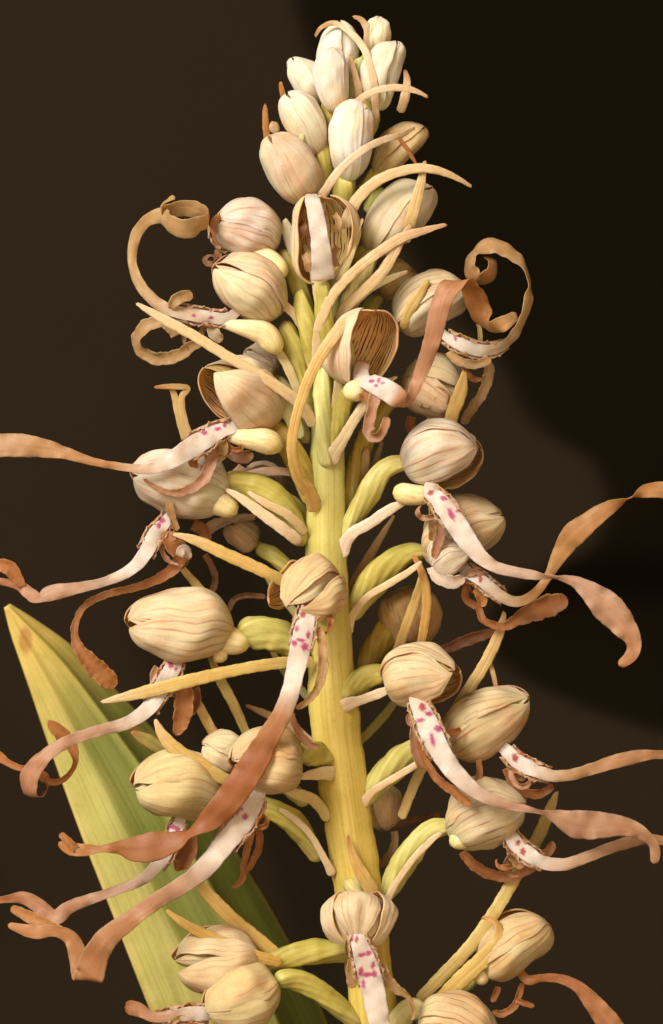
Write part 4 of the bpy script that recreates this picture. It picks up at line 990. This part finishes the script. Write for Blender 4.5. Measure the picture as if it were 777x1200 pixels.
# ------------------------------------------------------------------ bracts
BR = [
    ([(430, 70, 10, 12), (431, 52, 6, 12), (431, 36, 0, 10), (424, 24, -4, 7), (413, 20, -6, 4)], (0.66, 0.50, 0.32), ORANGE),
    ([(440, 140, -20, 9), (439, 104, -34, 10), (434, 76, -36, 10), (424, 53, -28, 9), (408, 36, -14, 8), (391, 27, -4, 6), (376, 33, -4, 5), (370, 44, 2, 3)], (0.66, 0.49, 0.31), ORANGE),
    ([(412, 126, -30, 8), (420, 118, -40, 9), (436, 108, -48, 9), (456, 103, -50, 9), (478, 104, -50, 8), (502, 114, -48, 3)], (0.66, 0.48, 0.31), TAN),
    ([(418, 128, -10, 10), (420, 105, -18, 10), (414, 80, -18, 6), (410, 64, -14, 3)], (0.62, 0.44, 0.28), ORANGE),
    ([(468, 132, -10, 9), (474, 116, -20, 12), (477, 96, -20, 9), (474, 82, -18, 4)], (0.62, 0.44, 0.26), ORANGE),
    ([(314, 170, 10, 9), (312, 150, 8, 9), (311, 134, 6, 7), (311, 121, 4, 3)], ORANGE, ORANGE),
    ([(334, 120, 10, 8), (331, 108, 8, 7), (329, 96, 6, 3)], ORANGE, ORANGE),
    ([(323, 156, 2, 12), (321, 146, 0, 12), (320, 142, 0, 8)], (0.6, 0.42, 0.24), ORANGE),
    ([(376, 232, -46, 12), (384, 219, -62, 11), (397, 201, -70, 11), (421, 179, -70, 10), (444, 166, -60, 9), (467, 159, -44, 8), (486, 150, -24, 5)], (0.68, 0.53, 0.36), TAN),
    ([(466, 160, -46, 5), (478, 176, -40, 5), (489, 196, -34, 4)], BROWN, BROWN),
    ([(404, 268, -40, 15), (410, 250, -46, 15), (420, 232, -52, 15), (439, 214, -56, 14), (462, 203, -56, 13), (491, 197, -54, 12), (514, 200, -50, 10), (534, 208, -46, 7), (553, 219, -42, 3)], (0.68, 0.52, 0.30), TAN),
    ([(474, 284, -26, 13), (480, 264, -44, 15), (486, 242, -50, 15), (493, 215, -50, 12), (498, 188, -46, 4)], (0.60, 0.44, 0.20), TAN),
    ([(371, 428, -34, 10), (373, 388, -44, 13), (382, 360, -50, 13), (396, 338, -54, 13), (420, 314, -56, 13), (446, 294, -56, 13), (472, 278, -54, 13), (498, 270, -52, 9), (524, 263, -50, 3)], (0.66, 0.51, 0.29), PINK),
    ([(392, 392, -24, 10), (404, 362, -34, 14), (428, 339, -44, 14), (448, 319, -50, 14), (462, 296, -52, 13), (473, 276, -50, 8), (482, 262, -48, 4)], (0.62, 0.46, 0.25), TAN),
    # long strap in front of the striped open flower
    ([(369, 600, -22, 18), (363, 578, -40, 20), (348, 556, -58, 14), (342, 524, -72, 13), (348, 486, -80, 13), (361, 446, -82, 14), (378, 413, -80, 15), (400, 383, -74, 15), (418, 366, -66, 7)], (0.62, 0.42, 0.14), BPALE),
    ([(386, 545, -22, 22), (391, 532, -32, 19), (401, 516, -42, 15), (414, 494, -52, 13), (427, 474, -58, 12), (432, 464, -58, 7)], (0.68, 0.54, 0.33), BPALE),
    ([(366, 500, -30, 12), (361, 486, -40, 15), (346, 468, -52, 15), (300, 437, -66, 13), (264, 416, -72, 13), (230, 395, -76, 13), (192, 374, -78, 12), (159, 355, -78, 4)], (0.70, 0.54, 0.30), BPALE),
    ([(362, 425, -14, 12), (360, 396, -20, 13), (348, 372, -24, 12), (330, 354, -26, 10), (318, 340, -26, 6)], (0.66, 0.53, 0.34), BPALE),
    ([(350, 320, 0, 10), (343, 292, -8, 14), (337, 270, -10, 15), (334, 256, -10, 8)], (0.60, 0.56, 0.40), BPALE),
    ([(352, 514, -20, 14), (342, 490, -26, 20), (326, 460, -28, 18), (314, 436, -24, 8)], (0.54, 0.52, 0.26), BPALE),
    ([(472, 386, -20, 9), (478, 368, -30, 13), (488, 350, -34, 14), (503, 328, -30, 4)], (0.58, 0.41, 0.14), BYEL),
    ([(522, 520, 4, 14), (530, 486, -8, 17), (540, 458, -14, 17), (544, 434, -12, 10)], (0.56, 0.39, 0.13), BYEL),
    ([(217, 516, 6, 8), (209, 488, 4, 8), (204, 462, 2, 8), (198, 455, 0, 7)], (0.54, 0.39, 0.16), TAN),
    ([(224, 514, 4, 9), (215, 488, 2, 9), (213, 466, 0, 8), (220, 455, -2, 7), (202, 453, -4, 7), (180, 454, -4, 4)], (0.54, 0.37, 0.16), BROWN),
    ([(352, 636, -24, 14), (332, 620, -36, 15), (306, 601, -40, 14), (280, 582, -40, 10), (264, 574, -36, 6)], (0.70, 0.54, 0.36), BPALE),
    ([(358, 626, -18, 12), (338, 604, -34, 12), (312, 590, -40, 10), (290, 576, -40, 6)], (0.66, 0.50, 0.28), BPALE),
    ([(352, 556, 4, 9), (322, 552, 0, 11), (296, 556, -2, 12), (280, 562, -2, 6)], (0.70, 0.52, 0.40), BPALE),
    ([(372, 700, -24, 14), (350, 690, -40, 15), (318, 674, -54, 15), (302, 666, -58, 16), (268, 651, -62, 16), (231, 634, -64, 13), (203, 626, -64, 4)], (0.62, 0.43, 0.14), BPALE),
    ([(402, 654, -14, 16), (404, 638, -18, 17), (414, 624, -24, 15), (432, 614, -28, 14), (457, 597, -32, 13), (477, 588, -32, 7)], (0.72, 0.57, 0.44), BPALE),
    ([(408, 744, -8, 14), (412, 724, -12, 11), (430, 700, -22, 9), (456, 684, -24, 9), (482, 668, -22, 8), (494, 658, -18, 4)], (0.70, 0.54, 0.32), BPALE),
    ([(452, 800, 30, 12), (464, 768, 16, 13), (478, 728, 6, 13), (490, 694, 2, 12), (494, 672, 2, 7)], (0.56, 0.38, 0.13), BYEL),
    ([(488, 776, 20, 8), (494, 752, 8, 11), (500, 708, -2, 12), (496, 676, -8, 11), (483, 649, -10, 4)], (0.56, 0.33, 0.10), ORANGE),
    ([(400, 834, -22, 20), (406, 826, -30, 18), (424, 820, -38, 12), (446, 812, -44, 12), (464, 804, -46, 8)], (0.70, 0.55, 0.38), BPALE),
    ([(470, 960, 10, 12), (494, 900, 10, 14), (523, 849, 8, 15), (546, 813, 6, 15), (568, 778, 6, 15), (585, 742, 4, 13), (591, 716, 4, 8)], (0.60, 0.44, 0.18), TAN),
    ([(570, 770, 12, 5), (578, 790, 10, 6), (583, 816, 10, 5)], TAN, TAN),
    ([(426, 946, -16, 14), (434, 930, -24, 10), (458, 914, -32, 9), (488, 896, -34, 8), (500, 888, -32, 4)], (0.70, 0.52, 0.32), BPALE),
    ([(452, 1062, -14, 13), (458, 1046, -22, 9), (480, 1012, -32, 8), (504, 986, -34, 8), (518, 976, -32, 4)], (0.70, 0.52, 0.32), BPALE),
    ([(490, 1172, -4, 14), (518, 1144, -8, 17), (550, 1110, -6, 17), (580, 1068, -2, 17), (606, 1024, 4, 17), (630, 982, 10, 17), (644, 950, 14, 14), (653, 927, 16, 5)], (0.60, 0.46, 0.17), BYEL),
    ([(512, 1176, -16, 16), (538, 1150, -26, 22), (568, 1122, -34, 22), (584, 1100, -36, 15), (582, 1082, -34, 9, 30), (564, 1075, -30, 7)], (0.60, 0.43, 0.14), ORANGE),
    ([(440, 1056, -30, 22), (430, 1034, -36, 19), (417, 1010, -40, 13), (407, 978, -40, 4)], (0.56, 0.38, 0.13), BROWN),
    ([(368, 776, -24, 14), (329, 777, -40, 15), (278, 785, -52, 15), (221, 798, -58, 17), (170, 811, -60, 16), (118, 823, -58, 5)], (0.62, 0.45, 0.15), BPALE),
    ([(292, 868, 12, 10), (274, 826, 8, 13), (258, 796, 6, 13), (244, 764, 8, 9)], (0.56, 0.42, 0.15), BYEL),
    ([(266, 882, -10, 13), (248, 855, -16, 13), (234, 829, -18, 12), (222, 808, -16, 8)], (0.58, 0.41, 0.15), BYEL),
    ([(264, 720, 10, 10), (238, 694, 6, 11), (218, 671, 4, 9), (206, 656, 4, 5)], (0.56, 0.39, 0.14), BYEL),
    ([(290, 930, -44, 12), (268, 916, -56, 16), (240, 900, -62, 18), (214, 884, -64, 18), (194, 866, -64, 16), (182, 843, -62, 6)], (0.60, 0.42, 0.13), BPALE),
    ([(394, 908, -26, 20), (384, 906, -34, 18), (366, 908, -44, 13), (346, 912, -48, 10)], (0.70, 0.54, 0.30), BPALE),
    ([(390, 1026, -18, 13), (380, 1006, -26, 9), (362, 976, -34, 8), (340, 956, -38, 8), (326, 948, -38, 4)], (0.70, 0.56, 0.36), BPALE),
    ([(384, 962, -16, 12), (368, 938, -28, 15), (346, 930, -34, 14), (330, 924, -36, 8)], (0.62, 0.50, 0.20), BPALE),
    ([(330, 1128, -40, 13), (300, 1120, -50, 15), (266, 1106, -56, 14), (224, 1087, -56, 13), (194, 1066, -52, 6)], (0.58, 0.37, 0.10), BYEL),
    ([(330, 1124, -18, 14), (306, 1104, -18, 18), (274, 1078, -16, 18), (242, 1046, -12, 16), (219, 1018, -8, 10)], (0.60, 0.40, 0.12), BYEL),
    ([(200, 892, 40, 10), (186, 876, 36, 16), (170, 866, 34, 16), (154, 858, 34, 8)], (0.42, 0.34, 0.10), BROWN),
    ([(424, 560, 20, 10), (428, 540, 16, 12), (430, 524, 14, 8)], (0.44, 0.28, 0.12), BROWN),
]
for pts, c, tc in BR:
    bract(pts, c, tc)

# ovaries and thin bracts packed round the upper stem
for pts, c in [
    ([(374, 222, -12, 7), (380, 192, -18, 10), (377, 160, -12, 8), (372, 146, -6, 5)], OGREEN),
    ([(392, 160, -6, 6), (388, 136, -8, 9), (382, 116, -4, 6)], OGREEN),
    ([(424, 150, -4, 6), (428, 132, -8, 8), (424, 108, 0, 6)], OGREEN),
    ([(430, 250, -6, 6), (438, 236, -10, 9), (452, 222, -8, 7)], (0.24, 0.26, 0.06)),
    ([(404, 366, -22, 7), (414, 342, -28, 11), (428, 312, -26, 11), (440, 294, -18, 6)], OPALE),
    ([(372, 440, -16, 7), (364, 400, -24, 12), (356, 362, -22, 10), (352, 340, -14, 6)], OGREEN),
    ([(384, 548, -20, 8), (379, 505, -28, 10), (378, 460, -28, 10), (382, 425, -24, 7)], (0.46, 0.47, 0.18)),
    ([(398, 500, -18, 7), (404, 455, -26, 10), (408, 415, -22, 8), (404, 392, -14, 5)], OPALE),
    ([(352, 350, 10, 6), (338, 320, 14, 10), (326, 296, 12, 7)], OGREEN),
    ([(430, 420, 20, 7), (446, 400, 24, 10), (464, 388, 24, 7)], OOLIVE),
]:
    tube('ovary', pts, [(0, OPALE), (0.3, c), (1, c)], orchid, M_OVARY, ribs=3, rib=0.12, twist=2.4, na=40, lump=0.05)
for pts in [
    [(392, 480, -34, 8), (398, 440, -42, 11), (406, 405, -44, 9), (414, 378, -40, 3)],
    [(374, 372, -40, 8), (371, 336, -48, 11), (364, 306, -46, 9), (356, 286, -40, 3)],
    [(352, 470, -16, 8), (340, 436, -24, 12), (324, 408, -24, 9), (312, 392, -20, 3)],
    [(410, 506, -12, 8), (424, 474, -20, 11), (446, 452, -22, 9), (466, 442, -18, 3)],
    [(414, 360, -12, 8), (434, 338, -22, 10), (458, 326, -20, 8), (478, 318, -14, 3)],
    [(380, 250, -30, 7), (374, 226, -40, 9), (366, 206, -40, 7), (360, 190, -36, 3)],
    [(402, 190, -36, 6), (410, 160, -50, 8), (420, 138, -52, 6), (430, 122, -50, 3)],
    [(356, 200, -30, 6), (350, 178, -40, 8), (356, 154, -42, 6), (366, 138, -38, 3)],
    [(396, 330, -50, 8), (410, 300, -58, 10), (416, 276, -56, 8), (426, 256, -52, 3)],
]:
    bract(pts, (0.62, 0.53, 0.28), BPALE)

# strips and ovaries of the flowers behind the stem
for pts, c in [
    ([(372, 700, 24, 8), (346, 668, 44, 11), (318, 646, 52, 9), (292, 632, 54, 3)], TAN),
    ([(370, 640, 26, 8), (346, 612, 44, 10), (320, 590, 52, 8), (300, 572, 54, 3)], BGREEN),
    ([(400, 610, 26, 8), (424, 574, 46, 12), (440, 540, 52, 9), (448, 516, 54, 3)], BGREEN),
    ([(404, 700, 26, 8), (428, 660, 48, 12), (446, 630, 54, 9), (462, 604, 56, 3)], TAN),
    ([(372, 830, 26, 8), (346, 800, 44, 11), (326, 776, 50, 9), (316, 750, 52, 3)], BGREEN),
    ([(410, 880, 26, 8), (440, 850, 44, 12), (460, 826, 50, 10), (474, 800, 52, 3)], BGREEN),
    ([(376, 880, 26, 8), (340, 850, 44, 11), (310, 836, 50, 9), (288, 826, 52, 3)], TAN),
    ([(370, 760, 26, 7), (344, 716, 44, 10), (322, 690, 52, 8), (308, 668, 54, 3)], BGREEN),
]:
    bract(pts, c, TAN)
